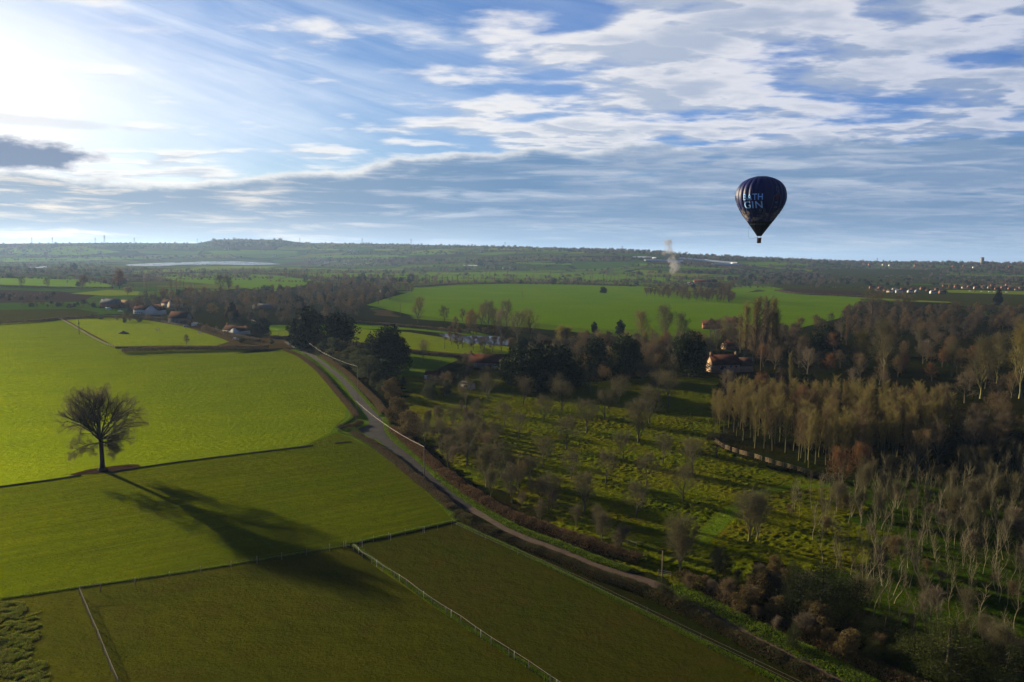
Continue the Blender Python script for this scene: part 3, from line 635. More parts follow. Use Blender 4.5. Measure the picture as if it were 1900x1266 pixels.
def upright(seed, h=12.0, r0=0.14, nb=26, spread=0.13, bole=0.25, tw=9, tl=0.9, twd=0.035, stems=1, wander=0.04, lean=0.05, angle=0.5):
    """slender tree: near-vertical stem with steep branches"""
    t = TB(seed); r = t.r
    for s_ in range(stems):
        off = r.normal(size=2) * 0.05
        tp, tr = t.limb((off[0], off[1], 0), (r.normal() * lean * (1 + 2 * (stems > 1)), r.normal() * lean * (1 + 2 * (stems > 1)), 1), h * (1 if s_ == 0 else 0.8), r0, r0 * 0.15, 12, wander, 0.05, 5)
        for i in range(nb):
            f = bole + (1 - bole) * (i + r.random()) / nb * 0.98; x = f * 12; a = int(min(11, x)); p = tp[a] * (1 - (x - a)) + tp[a + 1] * (x - a)
            th = i * 2.4 + r.normal() * 0.5; an = angle * (0.7 + 0.6 * r.random())
            d = np.array([math.cos(th) * math.sin(an), math.sin(th) * math.sin(an), math.cos(an)]); L = h * spread * (1.05 - f * 0.35) * (0.75 + 0.5 * r.random()) / max(0.3, math.sin(an) + 0.2)
            rr = np.interp(x, range(13), tr) * 0.45
            bp, br = t.limb(p, d, L, max(rr, 0.02), 0.012, 4, 0.10, 0.08, 3)
            m = tw; u = r.random(m) * 4; a2 = np.minimum(3, u.astype(int)); P = bp[a2] + (bp[a2 + 1] - bp[a2]) * (u - a2)[:, None]; ax = bp[a2 + 1] - bp[a2]; ax /= np.linalg.norm(ax, axis=1)[:, None]
            t.slivers(P, rdir(r, ax + np.array([0, 0, 0.25]), 0.45), tl * (0.6 + 0.7 * r.random(m)), twd)
    return t
def leafy(seed, h=10.0, w=6.0, n=5200, size=0.42, shape='dome', trunk=0.12, lumps=14, r0=0.25, low=0.05, hollow=0.55):
    """evergreen: clumps of small leaf faces over an uneven crown, with a trunk and limbs inside"""
    t = TB(seed); r = t.r
    t.limb((0, 0, 0), (0, 0, 1), h * 0.9, r0, r0 * 0.2, 6, 0.03, 0.05, 6)
    C = []; R = []
    for i in range(lumps):
        z = low + (0.97 - low) * (i + 0.5) / lumps
        if shape == 'cone': rad = (1 - z) ** 0.8 * 0.5
        elif shape == 'column': rad = 0.5 * min(1, (1 - z) * 2.6 + 0.12) * min(1, z * 5 + 0.4)
        elif shape == 'pine': rad = 0.5 * (math.sin(math.pi * min(1, z * 0.8 + 0.18)) ** 0.7)
        else: rad = 0.5 * math.sqrt(max(0.04, 1 - max(0, (z - 0.35) / 0.65) ** 2))
        m = 1 + int(rad * 9)
        for q in range(m):
            th = r.random() * 6.283; rr = rad * w * (0.45 + 0.5 * r.random()); cs = (0.16 + 0.10 * r.random()) * w * (0.55 + rad)
            C.append((math.cos(th) * rr, math.sin(th) * rr, z * h + r.normal() * 0.03 * h)); R.append(cs * 0.9)
            if q % 2 == 0: t.limb((0, 0, max(0.05, z - 0.12) * h), (math.cos(th) * rr, math.sin(th) * rr, 0.12 * h), rr * 1.05, 0.07, 0.03, 3, 0.05, 0.02, 3)
    C = np.array(C); R = np.array(R)
    pr = R ** 2 / (R ** 2).sum(); ix = r.choice(len(C), n, p=pr); dv = r.normal(size=(n, 3)); dv /= np.linalg.norm(dv, axis=1)[:, None]
    rad = (hollow + (1.1 - hollow) * r.random(n) ** 0.6)[:, None]
    P = C[ix] + dv * rad * R[ix][:, None] * np.array([1, 1, 0.72]); P[:, 2] = np.clip(P[:, 2], 0.02 * h, None)
    out_ = dv * 0.8 + np.array([0, 0, 0.35]) + r.normal(size=(n, 3)) * 0.5; out_ /= np.linalg.norm(out_, axis=1)[:, None]
    t.slivers(P, out_, size * (0.7 + 0.7 * r.random(n)), size * 0.75)
    return t

PROTO = {}   # kind -> list of (mesh trunk, mesh crown, mesh joined or None, height)
def reg(kind, tb, h, mt, mc, near=True, far=True):
    a = tb.meshes(kind, V_[mt], V_[mc]) if near else (None, None)
    j = tb.meshes(kind + '_far', V_[mt], V_[mc], joined=True) if far else None
    V = np.concatenate(tb.tv + tb.sv); hh = float(V[:, 2].max())
    PROTO.setdefault(kind, []).append((a[0], a[1], j, hh))
def thin_far(seed, kindf, **k): return kindf(seed, **k)
# near and middle kinds
for i in range(3): reg('orchard', branchy(100 + i, 7.5, 0.24, 0.56, 10, 8, 6, 7, 0.15, 0.13, 0.85, tl=0.75, twd=0.019, leader=0.66), 7.5, 'bark_grey', 'twig_pale', far=False)
for i in range(3): reg('bare', branchy(120 + i, 14, 0.16, 0.50, 13, 8, 7, 8, 0.30, 0.10, 0.85, tl=1.25, twd=0.028), 14, 'bark_grey', ['twig_grey', 'twig_brown', 'twig_brown'][i])
for i in range(2): reg('bare_gold', branchy(130 + i, 16, 0.18, 0.42, 15, 8, 7, 8, 0.32, 0.14, 0.65, tl=1.35, twd=0.029), 16, 'bark_moss', ['twig_gold', 'twig_pale'][i])
for i in range(2): reg('bare_red', branchy(140 + i, 12, 0.14, 0.50, 13, 8, 6, 8, 0.26, 0.10, 0.80, tl=1.2, twd=0.042), 12, 'bark_dark', 'twig_red')
for i in range(2): reg('bare_dark', branchy(150 + i, 13, 0.20, 0.48, 12, 8, 7, 7, 0.36, 0.04, 0.95, tl=1.1, twd=0.034, bend=0.16), 13, 'bark_dark', 'twig_dark')
for i in range(3): reg('copse', upright(160 + i, 20, 0.17, 60, 0.125, 0.30, 34, 1.5, 0.042, 1, 0.03, 0.03, 0.72), 20, 'bark_moss', ['twig_gold', 'twig_brown', 'twig_gold'][i], far=False)
for i in range(5): reg('birch', upright(170 + i, 9.5, 0.075, 18, 0.17, 0.30, 20, 0.8, 0.020, 1 if i < 4 else 2, 0.12, 0.06, 0.6), 9.5, 'bark_white', 'twig_pale', far=False)
for i in range(3): reg('poplar', upright(180 + i, 22, 0.26, 90, 0.11, 0.06, 34, 1.5, 0.06, 1 + (i == 1), 0.02, 0.02, 0.35), 22, 'bark_grey', ['twig_brown', 'twig_grey', 'twig_gold'][i])
for i in range(2): reg('vase', branchy(190 + i, 9, 0.10, 0.42, 12, 8, 6, 8, 0.16, 0.22, 0.60, tl=1.0, twd=0.018, leader=0.6), 9, 'bark_moss', 'twig_pale', far=False)
for i in range(2): reg('cypress', leafy(200 + i, 14, 7.5, 6500, 0.55, 'column', lumps=16), 14, 'bark_dark', 'leaf_dark')
for i in range(2): reg('pine', leafy(210 + i, 14, 13, 7500, 0.60, 'pine', lumps=12, low=0.2, hollow=0.3), 14, 'bark_dark', 'leaf_dark')
for i in range(2): reg('yew', leafy(220 + i, 9, 9, 6500, 0.48, 'dome', lumps=8), 9, 'bark_dark', 'leaf_dark')
reg('spruce', leafy(230, 12, 6, 5000, 0.5, 'cone', lumps=12), 12, 'bark_dark', 'leaf_dark')
for i in range(2): reg('olive', leafy(240 + i, 6, 5.4, 5200, 0.26, 'dome', lumps=6), 6, 'bark_grey', 'leaf_olive')
for i in range(2): reg('brownbush', leafy(250 + i, 6, 5.0, 4600, 0.26, 'dome', lumps=6), 6, 'bark_grey', 'leaf_brown')
for i in range(2): reg('ivy', leafy(260 + i, 9, 7, 15000, 0.15, 'column', lumps=11, hollow=0.4), 9, 'bark_dark', 'leaf_ivy')
for i in range(2): reg('willow', branchy(270 + i, 9, 0.2, 0.5, 12, 8, 7, 9, 0.25, 0.05, 0.85, tl=1.3, twd=0.07), 9, 'bark_grey', 'twig_yellow')
for i in range(2): reg('thicket', branchy(280 + i, 4.5, 0.04, 0.55, 12, 6, 5, 7, 0.08, 0.10, 0.75, tl=0.8, twd=0.03, leader=0.7), 4.5, 'bark_dark', ['twig_brown', 'twig_grey'][i])
# light far kinds for trees more than 700 m away
def lite(seed, h, spread, angle, twd): return branchy(seed, h, 0.16, spread, 10, 5, 4, 5, 0.3, 0.1, angle, tl=1.6, twd=twd, k=4)
for i in range(3): reg('far_bare', lite(300 + i, 13, 0.40, 0.85, 0.14), 13, 'bark_dark', ['twig_grey', 'twig_brown', 'twig_dark'][i], near=False)
for i in range(2): reg('far_poplar', upright(310 + i, 20, 0.3, 34, 0.075, 0.15, 9, 2.0, 0.24, 1, 0.02, 0.02, 0.35), 20, 'bark_grey', ['twig_grey', 'twig_brown'][i], near=False)
reg('far_dark', leafy(320, 10, 9, 1500, 0.95, 'dome', lumps=7), 10, 'bark_dark', 'leaf_dark', near=False)
reg('far_cone', leafy(321, 13, 7, 1300, 0.95, 'cone', lumps=8), 13, 'bark_dark', 'leaf_dark', near=False)
reg('far_orange', lite(330, 11, 0.42, 0.8, 0.20), 11, 'bark_dark', 'twig_red', near=False)
for i in range(3): reg('speck', leafy(340 + i, 9, 8.5, 110, 2.0, 'dome', lumps=4), 9, 'bark_dark', ['twig_dark', 'twig_grey', 'leaf_dark'][i], near=False)
NAMES = dict(speck='bare_tree', orchard=('orchard_tree', 'fruit tree'), bare='bare_tree', bare_gold='bare_tree', bare_red='bare_tree', bare_dark='bare_tree', copse=('copse_tree', 'tree'),
             birch=('birch_tree', 'birch'), poplar=('poplar_tree', 'poplar'), vase=('bare_tree', 'tree'), cypress=('conifer_tree', 'conifer'), pine=('conifer_tree', 'conifer'), yew=('yew_tree', 'yew'),
             spruce=('conifer_tree', 'conifer'), olive=('evergreen_shrub', 'shrub'), brownbush=('leafy_shrub', 'shrub'), ivy=('ivy_clad_tree', 'tree'), willow=('willow_tree', 'willow'),
             thicket=('thorn_bush', 'bush'), far_bare='bare_tree', far_poplar=('poplar_tree', 'poplar'), far_dark=('evergreen_tree', 'evergreen'), far_cone=('conifer_tree', 'conifer'), far_orange='bare_tree')
COUNT = {}
QUEUE = []
def tree(*a, **k): QUEUE.append((a, k))
def flush_trees():
    def big(q): return q[0][3] / q[0][2]
    def nm(q): n = NAMES[q[0][0]]; return n if isinstance(n, str) else n[0]
    by = {}
    for q in QUEUE: by.setdefault(nm(q), []).append(q)
    rest = []
    for n, L in by.items():
        L.sort(key=big, reverse=True); rest += L[290:]
        for q in L[:290]: plant(*q[0], **q[1])
    sub = dict(bare='far_bare', bare_red='far_bare', bare_gold='far_bare', bare_dark='far_bare', vase='far_bare')
    if rest: mass('wood', [(sub.get(q[0][0], q[0][0]), q[0][1], q[0][2], q[0][3]) for q in rest], 'countless smaller bare trees filling the woods and village gardens', 'woods', None)
def plant(kind, x, y, h, label=None, group=None, near=None, var=None, wide=1.0, mats=None):
    L = PROTO[kind]; v = L[(random.randrange(len(L)) if var is None else var) % len(L)]
    nm = NAMES[kind]; nm, cat = (nm, 'tree') if isinstance(nm, str) else nm
    s = h / v[3]; z = gz(x, y); near = (v[0] is not None and (y < 420)) if near is None else near
    rot = random.random() * 6.283
    if near:
        root = link(nm, None); link('trunk', v[0], root); link('crown', v[1], root)
    else:
        root = link(nm, v[2] if v[2] is not None else v[0])
    root.location = (x, y, z - 0.05 * s); root.rotation_euler = (0, 0, rot); root.scale = (s * wide, s * wide, s)
    tag(root, label, cat, group); COUNT[nm] = COUNT.get(nm, 0) + 1
    return root
ORD = ['first', 'second', 'third', 'fourth', 'fifth', 'sixth', 'seventh', 'eighth', 'ninth', 'tenth', 'eleventh', 'twelfth', 'thirteenth', 'fourteenth', 'fifteenth', 'sixteenth', 'seventeenth', 'eighteenth', 'nineteenth', 'twentieth']
ADJ = dict(orchard='small bare pale-twigged fruit tree', bare='bare brown-grey tree', bare_gold='bare golden-brown tree', bare_red='bare russet-twigged tree', bare_dark='dark gnarled bare tree', copse='tall slim bare tree', birch='slender white-stemmed bare tree',
           poplar='tall narrow bare poplar', vase='pale multi-stemmed bare tree', cypress='dark column-shaped conifer', pine='dark spreading pine', yew='dark domed evergreen', spruce='dark pointed conifer', olive='rounded grey-green shrub',
           brownbush='rounded brown-leaved shrub', ivy='dark ivy-clad tree', willow='yellow-twigged willow', thicket='low brown thorny bush', far_bare='bare brown tree', far_poplar='thin bare poplar', far_dark='dark round evergreen', far_cone='dark pointed conifer', far_orange='orange-brown bare tree')
def named(items, where, group):
    """items: (kind, px, py, height in picture pixels[, wide]) standing points in the picture; labels count from the left"""
    items = sorted(items, key=lambda q: q[1]); n = len(items); by = {}
    for q in items: by.setdefault(q[0], []).append(q)
    for kd, qs in by.items():
        for i, q in enumerate(qs):
            g = G(q[1], q[2]); h = metres(q[3], g.y)
            if len(qs) == 1: lab = '%s %s' % (ADJ[kd], where)
            elif i < 20: lab = '%s %s, %s from left' % (ADJ[kd], where, ORD[i])
            else: lab = '%s %s, towards its right end' % (ADJ[kd], where)
            tree(kd, g.x, g.y, h, lab, group, wide=q[4] if len(q) > 4 else 1.0, near=None)
def scatter(poly, n, kinds, hr, where, group, mind=5.0, px=True, seed=0, avoid=None, near=None, wide=1.0, cap=20):
    """n trees at random spots inside a polygon of picture points; kinds = {kind: weight}; hr = heights in metres"""
    P = [G(*p) for p in poly] if px else poly; rr = np.random.default_rng(seed); pts = []
    x0, x1, y0, y1 = min(p.x for p in P), max(p.x for p in P), min(p.y for p in P), max(p.y for p in P); tries = 0
    while len(pts) < n and tries < n * 60:
        tries += 1; x, y = x0 + rr.random() * (x1 - x0), y0 + rr.random() * (y1 - y0)
        if not inside([x], [y], P)[0]: continue
        if any((x - a) ** 2 + (y - b) ** 2 < mind ** 2 for a, b in pts): continue
        if avoid and avoid(x, y): continue
        pts.append((x, y))
    pts.sort(key=lambda p: p[0] / p[1]); ks = list(kinds); wt = np.array([kinds[k] for k in ks], float); wt /= wt.sum()
    pick = rr.choice(len(ks), len(pts), p=wt); cnt = {}
    tot = {i: int((pick == i).sum()) for i in range(len(ks))}
    for (x, y), i in zip(pts, pick):
        kd = ks[i]; c = cnt.get(i, 0); cnt[i] = c + 1
        if tot[i] == 1: lab = '%s %s' % (ADJ[kd], where)
        elif tot[i] <= cap: lab = '%s %s, %s from left' % (ADJ[kd], where, ORD[min(c, 19)])
        else: lab = '%s among many alike %s' % (ADJ[kd], where)
        tree(kd, x, y, hr[0] + (hr[1] - hr[0]) * rr.random(), lab, group, near=near, wide=wide)
def line_pts(pts, step, jit=0.3, seed=0):
    rr = np.random.default_rng(seed); P = [G(*p) for p in pts]; Q, _ = resample(P, 1, step); return [(q.x + rr.normal() * jit * step * 0.3, q.y + rr.normal() * jit * step * 0.3) for q in Q]

# ------------------------------------------------------------------ merged masses nobody could count
def mass(name, spots, label, cat, mats_kind):
    """many far trees as one stuff object; spots: (kind, x, y, h)"""
    arr = {}
    Vs = []; Fs = []; Ms = []; nv = 0; mats = []
    cache = {}
    for kd, x, y, h in spots:
        if y > 2600 and kd in ('far_bare', 'far_dark', 'bare'): kd = 'speck'
        L = PROTO[kd]; pr = L[random.randrange(len(L))]; me = pr[2]
        if me.name not in cache:
            v = np.empty(len(me.vertices) * 3, np.float32); me.vertices.foreach_get('co', v)
            f = np.empty(len(me.loops), np.int32); me.loops.foreach_get('vertex_index', f); mi = np.empty(len(me.polygons), np.int32); me.polygons.foreach_get('material_index', mi)
            mp = []
            for mt in me.materials:
                if mt not in mats: mats.append(mt)
                mp.append(mats.index(mt))
            cache[me.name] = (v.reshape(-1, 3), f.reshape(-1, 3), np.array(mp)[mi], pr[3])
        v, f, mi, ph = cache[me.name]; s = h / ph; a = random.random() * 6.283; ca, sa = math.cos(a), math.sin(a); wd = s * (0.9 + 0.4 * random.random())
        q = np.stack([(v[:, 0] * ca - v[:, 1] * sa) * wd + x, (v[:, 0] * sa + v[:, 1] * ca) * wd + y, v[:, 2] * s + gz(x, y) - 0.2], 1)
        Vs.append(q); Fs.append(f + nv); Ms.append(mi); nv += len(v)
    me = new_mesh(name, np.concatenate(Vs), np.concatenate(Fs), mats, np.concatenate(Ms))
    return tag(link(name, me), label, cat, kind='stuff')

# ------------------------------------------------------------------ hedges: thousands of small stems and leaves along a line
def hedge(name, pts, width, height, label, cat, material, per_m=120, size=0.30, px=True, kind=None, step=1.5, ragged=0.35, group=None, up=0.3, core=True):
    P = [G(*p) for p in pts] if px else [Vector(p) for p in pts]
    Q, W = resample(P, width, step); Q = np.array([tuple(q) for q in Q]); W = np.array(W)
    _, Hh = resample(P, height, step); Hh = np.array(Hh)
    seg = np.linalg.norm(np.diff(Q[:, :2], axis=0), axis=1); cum = np.concatenate([[0], np.cumsum(seg)]); n = int(cum[-1] * per_m); n = min(n, 140000)
    r = np.random.default_rng(int(abs(Q[0, 0]) * 10) % 9999); s = r.random(n) * cum[-1]
    i = np.clip(np.searchsorted(cum, s) - 1, 0, len(seg) - 1); f = (s - cum[i]) / seg[i]; C = Q[i] + (Q[i + 1] - Q[i]) * f[:, None]; wd = W[i] * (1 - f) + W[i + 1] * f; hh = Hh[i] * (1 - f) + Hh[i + 1] * f
    d = (Q[i + 1] - Q[i]) / seg[i][:, None]; nr = np.stack([-d[:, 1], d[:, 0], 0 * s], 1)
    lump = 0.72 + ragged * 1.6 * (fbm(s / 2.2, s * 0 + 3.1, 3, 1.0) - 0.25) + ragged * (fbm(s / 7.0, s * 0 + 7.7, 2, 4.0) - 0.4)
    th = r.random(n) * math.pi; rr_ = (0.35 + 0.65 * r.random(n) ** 0.5)
    off = np.cos(th) * 0.5 * wd * rr_ * (0.75 + 0.45 * lump); z = np.abs(np.sin(th)) ** 0.7 * hh * rr_ * lump
    B = C + nr * off[:, None]; B[:, 2] = H(B[:, 0], B[:, 1]) + z
    D = nr * (np.cos(th) * 0.8)[:, None] + np.stack([0 * s, 0 * s, np.abs(np.sin(th)) * 0.6 + up], 1) + r.normal(size=(n, 3)) * 0.55; D /= np.linalg.norm(D, axis=1)[:, None]
    t = TB(3); t.slivers(B, D, size * (0.6 + 0.9 * r.random(n)), size * 0.55)
    V = np.concatenate(t.sv); F = np.arange(len(V)).reshape(-1, 3)
    me = new_mesh(name, V, F, material if isinstance(material, (list, tuple)) else [material], (r.random(len(F)) < 0.35).astype(int) if isinstance(material, (list, tuple)) and len(material) > 1 else None)
    return tag(link(name, me), label, cat, group, kind)

# ------------------------------------------------------------------ the lone tree
def lone_tree():
    base = G(190, 873); h = 23.5
    t = TB(5); r = t.r
    def grow(p, d, L, r0, lvl, upb):
        seg = 5 if lvl < 3 else 4; pts, rad = t.limb(p, d, L, r0, r0 * (0.50 if lvl < 3 else 0.3), seg, [0.05, 0.17, 0.20, 0.22, 0.22][lvl], upb, [8, 6, 5, 4, 3][lvl])
        if lvl == 4:
            m = 20; u = r.random(m) * seg; a = np.minimum(seg - 1, u.astype(int)); P = pts[a] + (pts[a + 1] - pts[a]) * (u - a)[:, None]; ax = pts[a + 1] - pts[a]; ax /= np.linalg.norm(ax, axis=1)[:, None]
            t.slivers(P, rdir(r, ax, 0.75), 0.45 + 0.6 * r.random(m), 0.0085); return
        n = [0, 8, 6, 4][lvl]
        for j in range(n):
            q = (0.34 if lvl == 1 else 0.25) + (0.66 if lvl == 1 else 0.75) * (j + 0.5 + r.normal() * 0.15) / n; x = min(seg - 0.01, max(0.05, q * seg)); a = int(x); pp = pts[a] + (pts[a + 1] - pts[a]) * (x - a); ax = pts[a + 1] - pts[a]; ax /= np.linalg.norm(ax)
            sp = 0.62 if lvl < 3 else 0.8; dd = ax * 0.8 + perp(r, ax) * sp + np.array([0, 0, 0.05])
            grow(pp, dd, L * (0.60 - 0.22 * q) * (0.85 + 0.3 * r.random()), np.interp(x, range(seg + 1), rad) * 0.62, lvl + 1, 0.02)
        grow(pts[-1], pts[-1] - pts[-2], L * 0.36, rad[-1], lvl + 1, 0.01)
    # bole with flared foot
    bole = np.array([(0, 0, -0.2), (0, 0, 0.35), (0.02, 0, 1.1), (0.05, 0, 2.6), (0.02, 0, 5), (-0.08, 0.05, 7.6), (-0.25, 0.05, 9.2)])
    t.tube(bole, [1.15, 0.92, 0.72, 0.62, 0.58, 0.56, 0.50], 10)
    for th in np.arange(7) * 0.9 + 0.3: t.limb((math.cos(th) * 0.5, math.sin(th) * 0.5, 0.55), (math.cos(th), math.sin(th), -0.42), 1.1, 0.26, 0.08, 3, 0.03, 0.0, 5)
    top = bole[-1]
    # (azimuth, elevation, length, start z, radius)
    cz, rx, rz_ = 14.4, 11.4, 9.2
    for i in range(24):
        el_ = math.radians(-20 + 104 * ((i + 0.5) / 24) ** 0.85); a = i * 2.39996 + r.normal() * 0.15
        z = 7.4 + 1.8 * min(1, (i + 0.5) / 14); q = np.interp(z, bole[:, 2], range(len(bole))); k = int(q); p = bole[min(k, 6)] if k >= 6 else bole[k] + (bole[k + 1] - bole[k]) * (q - k)
        d = np.array([math.cos(a) * math.cos(el_), math.sin(a) * math.cos(el_), math.sin(el_)])
        # reach to the rounded outline of the crown
        A = (d[0] ** 2 + d[1] ** 2) / rx ** 2 + d[2] ** 2 / rz_ ** 2; B = d[2] * (p[2] - cz) / rz_ ** 2; C_ = ((p[2] - cz) / rz_) ** 2 - 1
        L = (-B + math.sqrt(max(0, B * B - A * C_))) / A
        grow(p, d, max(3.5, L * 0.74), 0.09 + 0.15 * (L / 14) * (0.7 + 0.5 * r.random()), 1, 0.02 if el_ > 0.3 else 0.0)
    zt = np.percentile(np.concatenate(t.sv)[:, 2], 99.7); s = h / zt
    a, b = t.meshes('lone_oak', V_['bark_dark'], V_['twig_dark'])
    root = link('oak_tree', None); link('trunk', a, root); link('crown', b, root)
    root.location = (base.x, base.y, 0); root.scale = (s, s, s)
    tag(root, 'lone bare oak standing on the ditch line in the green crop field', 'tree')
    # bare earth at the foot
    E = []
    for i in range(40):
        th = i / 40 * 6.283; ca, sa = math.cos(th), math.sin(th); k = 1 + 0.28 * (vnoise(ca * 2.5 + 9, sa * 2.5 + 4) - 0.5)
        lx, ly = ca * 8.6 * k, sa * 3.2 * k; E.append((base.x + 0.8 + lx * math.cos(ROWDIR) - ly * math.sin(ROWDIR), base.y + 0.8 + lx * math.sin(ROWDIR) + ly * math.cos(ROWDIR), 0.03))
    me = new_mesh('bare_earth', E, [tuple(range(40))], M['soil']); tag(link('bare_earth', me), 'brown bare earth patch round the foot of the lone oak', 'ground', kind='structure')
    return base
LB = lone_tree()

# ------------------------------------------------------------------ ditch and hedges
def ditch(pts, w, label):
    P = [G(*p) for p in pts]; Q, _ = resample(P, 1, 2.0); V = []; n = len(Q)
    for k, q in enumerate(Q):
        a, b = Q[max(0, k - 1)], Q[min(n - 1, k + 1)]; d = (b - a).normalized(); nr = Vector((-d.y, d.x, 0))
        for o, z in ((-w * 0.5, 0.02), (-w * 0.28, 0.26), (-w * 0.10, 0.05), (w * 0.12, 0.03), (w * 0.3, 0.16), (w * 0.5, 0.02)):
            e = q + nr * (o + random.uniform(-.06, .06)); V.append((e.x, e.y, z + random.uniform(0, .05) * (z > .1)))
    F = [(k * 6 + j, k * 6 + j + 1, k * 6 + 7 + j, k * 6 + 6 + j) for k in range(n - 1) for j in range(5)]
    tag(link('ditch', new_mesh('ditch', V, F, V_['bark_dark'])), label, 'ditch', kind='structure')
ditch([(-150, 924), (0, 903.5), (100, 890), (150, 882)], 0.8, 'dark narrow ditch running left from the lone oak')
ditch([(205, 877), (300, 862), (440, 844), (580, 827)], 0.9, 'dark narrow ditch running right from the lone oak')
ditch([(620, 823), (650, 820)], 0.6, 'short dark ditch end near the lane fork')
BR, HG, TU = V_['bramble'], V_['hedge_green'], V_['tuft']
hedge('hedge', [(528, 650), (556, 662), (585, 684), (606, 706), (628, 732), (650, 758), (662, 776)], 2.4, 1.5, 'clipped brown hedge between crop field and upper lane', 'hedge', [BR, V_['twig_brown']], 190, 0.26)
hedge('hedge', [(628, 795), (645, 797), (660, 792), (668, 786)], 3.0, 1.7, 'dark bushy hedge corner at the lane fork', 'hedge', [BR, HG], 260, 0.28)
hedge('hedge', [(655, 806), (690, 826), (730, 855), (770, 888), (810, 920), (840, 948)], 2.6, 1.6, 'brown hedge between drilled field and lane below the fork', 'hedge', [BR, V_['twig_dark']], 260, 0.26)
hedge('hedge', [(848, 958), (900, 985), (960, 1010), (1040, 1040), (1110, 1070), (1180, 1094), (1240, 1120), (1330, 1165), (1420, 1212), (1520, 1265), (1640, 1335)], [3.4, 3.2, 2.8, 2.8, 3, 3.2, 3.4, 2.8, 2.8, 2.8, 2.8], [2.0, 1.7, 1.3, 1.3, 1.5, 1.9, 2.1, 1.3, 1.3, 1.3, 1.3], 'thick dark hedge between brown paddock and dirt track', 'hedge', [BR, HG], 420, 0.24)
hedge('hedge', [(566, 648), (600, 664), (640, 692), (672, 722), (700, 750), (712, 770)], 3.0, 2.0, 'rusty brown hedge on the far side of the upper lane', 'hedge', [V_['twig_brown'], BR], 190, 0.28)
hedge('hedge', [(728, 800), (760, 826), (800, 862), (850, 902), (900, 936), (960, 966), (1030, 992), (1100, 1018), (1190, 1046)], 3.4, 2.4, 'long brown hedge between lane and orchard', 'hedge', [BR, V_['twig_brown']], 330, 0.27)
hedge('hedge', [(1262, 1072), (1330, 1105), (1400, 1140), (1500, 1185), (1600, 1235), (1720, 1290)], 4.0, 1.8, 'tangled brown bramble bank beside the lower track', 'hedge', [BR, HG], 380, 0.25)
hedge('hedge', [(226, 655), (300, 652), (400, 650), (500, 648)], 7.0, 3.2, 'dark straggling hedge along the front of the fenced paddock', 'hedge', [BR, V_['twig_dark']], 160, 0.5)
hedge('hedge', [(-60, 605), (60, 598), (120, 592), (200, 590), (300, 594), (350, 600), (420, 622), (480, 634)], 5, 2.4, 'dark hedge behind the fenced paddock', 'hedge', [V_['twig_dark'], BR], 60, 0.7)
hedge('hedge', [(500, 628), (600, 632), (650, 640), (760, 655), (850, 663), (950, 672)], 5, 2.2, 'dark hedge below the sunlit yellow meadow', 'hedge', [V_['twig_dark'], BR], 80, 0.6)
hedge('hedge', [(660, 600), (760, 608), (860, 618)], 5, 2.4, 'dark hedge between the two bright meadows', 'hedge', [V_['twig_dark'], BR], 80, 0.7)
hedge('hedge', [(768, 534), (860, 528), (1000, 527), (1180, 532)], 7, 4, 'dark hedge along the back of the vivid green field', 'hedge', [V_['twig_dark'], HG], 26, 1.2)
hedge('hedge', [(0, 533), (80, 535), (150, 536), (210, 536)], 8, 3.5, 'dark hedge below the left meadow', 'hedge', [V_['twig_dark'], HG], 26, 1.2)
hedge('hedge', [(0, 511), (90, 512), (170, 512), (250, 511), (350, 506), (440, 506), (520, 511), (600, 521), (640, 524)], 8, 3.0, 'dark hedge line behind the left green fields', 'hedge', [V_['twig_dark'], HG], 20, 1.4)
hedge('hedge', [(1440, 540), (1480, 546), (1540, 549), (1600, 552)], 6, 2.5, 'dark hedge beside the ploughed strip', 'hedge', [V_['twig_dark'], BR], 30, 1.2)
# lush banks of grass beside lane, track and fences
def bank(pts, w, h, label, per=300, size=0.22): hedge('grass_bank', pts, w, h, label, 'grass', [TU, HG], per, size, kind='stuff', ragged=0.5, up=0.6)
bank([(560, 656), (585, 676), (610, 702), (632, 728), (652, 752), (652, 775), (632, 790), (628, 800), (660, 812), (700, 836), (750, 872), (800, 915), (838, 955), (850, 968)], 1.6, 0.45, 'lush bright grass edging the crop fields', 220)
bank([(562, 643), (582, 656), (612, 678), (642, 702), (668, 730), (690, 755), (706, 772)], 1.4, 0.4, 'bright grass verge on the outer side of the upper lane', 160)
bank([(716, 778), (722, 800), (742, 824), (770, 846), (804, 876), (850, 915), (900, 948), (960, 982), (1040, 1012), (1110, 1040), (1170, 1060)], 2.4, 0.55, 'lush green bank between lane and orchard hedge', 260)
bank([(1250, 1090), (1310, 1120), (1400, 1165), (1480, 1205), (1560, 1245), (1660, 1300)], 4.0, 0.6, 'leafy green bank beside the lower track', 380)
bank([(850, 972), (960, 1023), (1100, 1091), (1300, 1191), (1500, 1291)], 1.1, 0.25, 'lush grass line under the white wire fence', 160)
bank([(656, 1008), (700, 999), (760, 986), (840, 968)], 1.0, 0.25, 'bright grass mound along the top of the brown paddock', 200)
bank([(0, 1112), (147, 1090), (300, 1068), (440, 1046), (560, 1026), (650, 1012)], 0.7, 0.10, 'faint grass line under the post fence', 60)
bank([(656, 1012), (760, 1088), (850, 1152), (950, 1218), (1044, 1278)], 0.9, 0.16, 'rough grass line under the pale tape fence', 90)

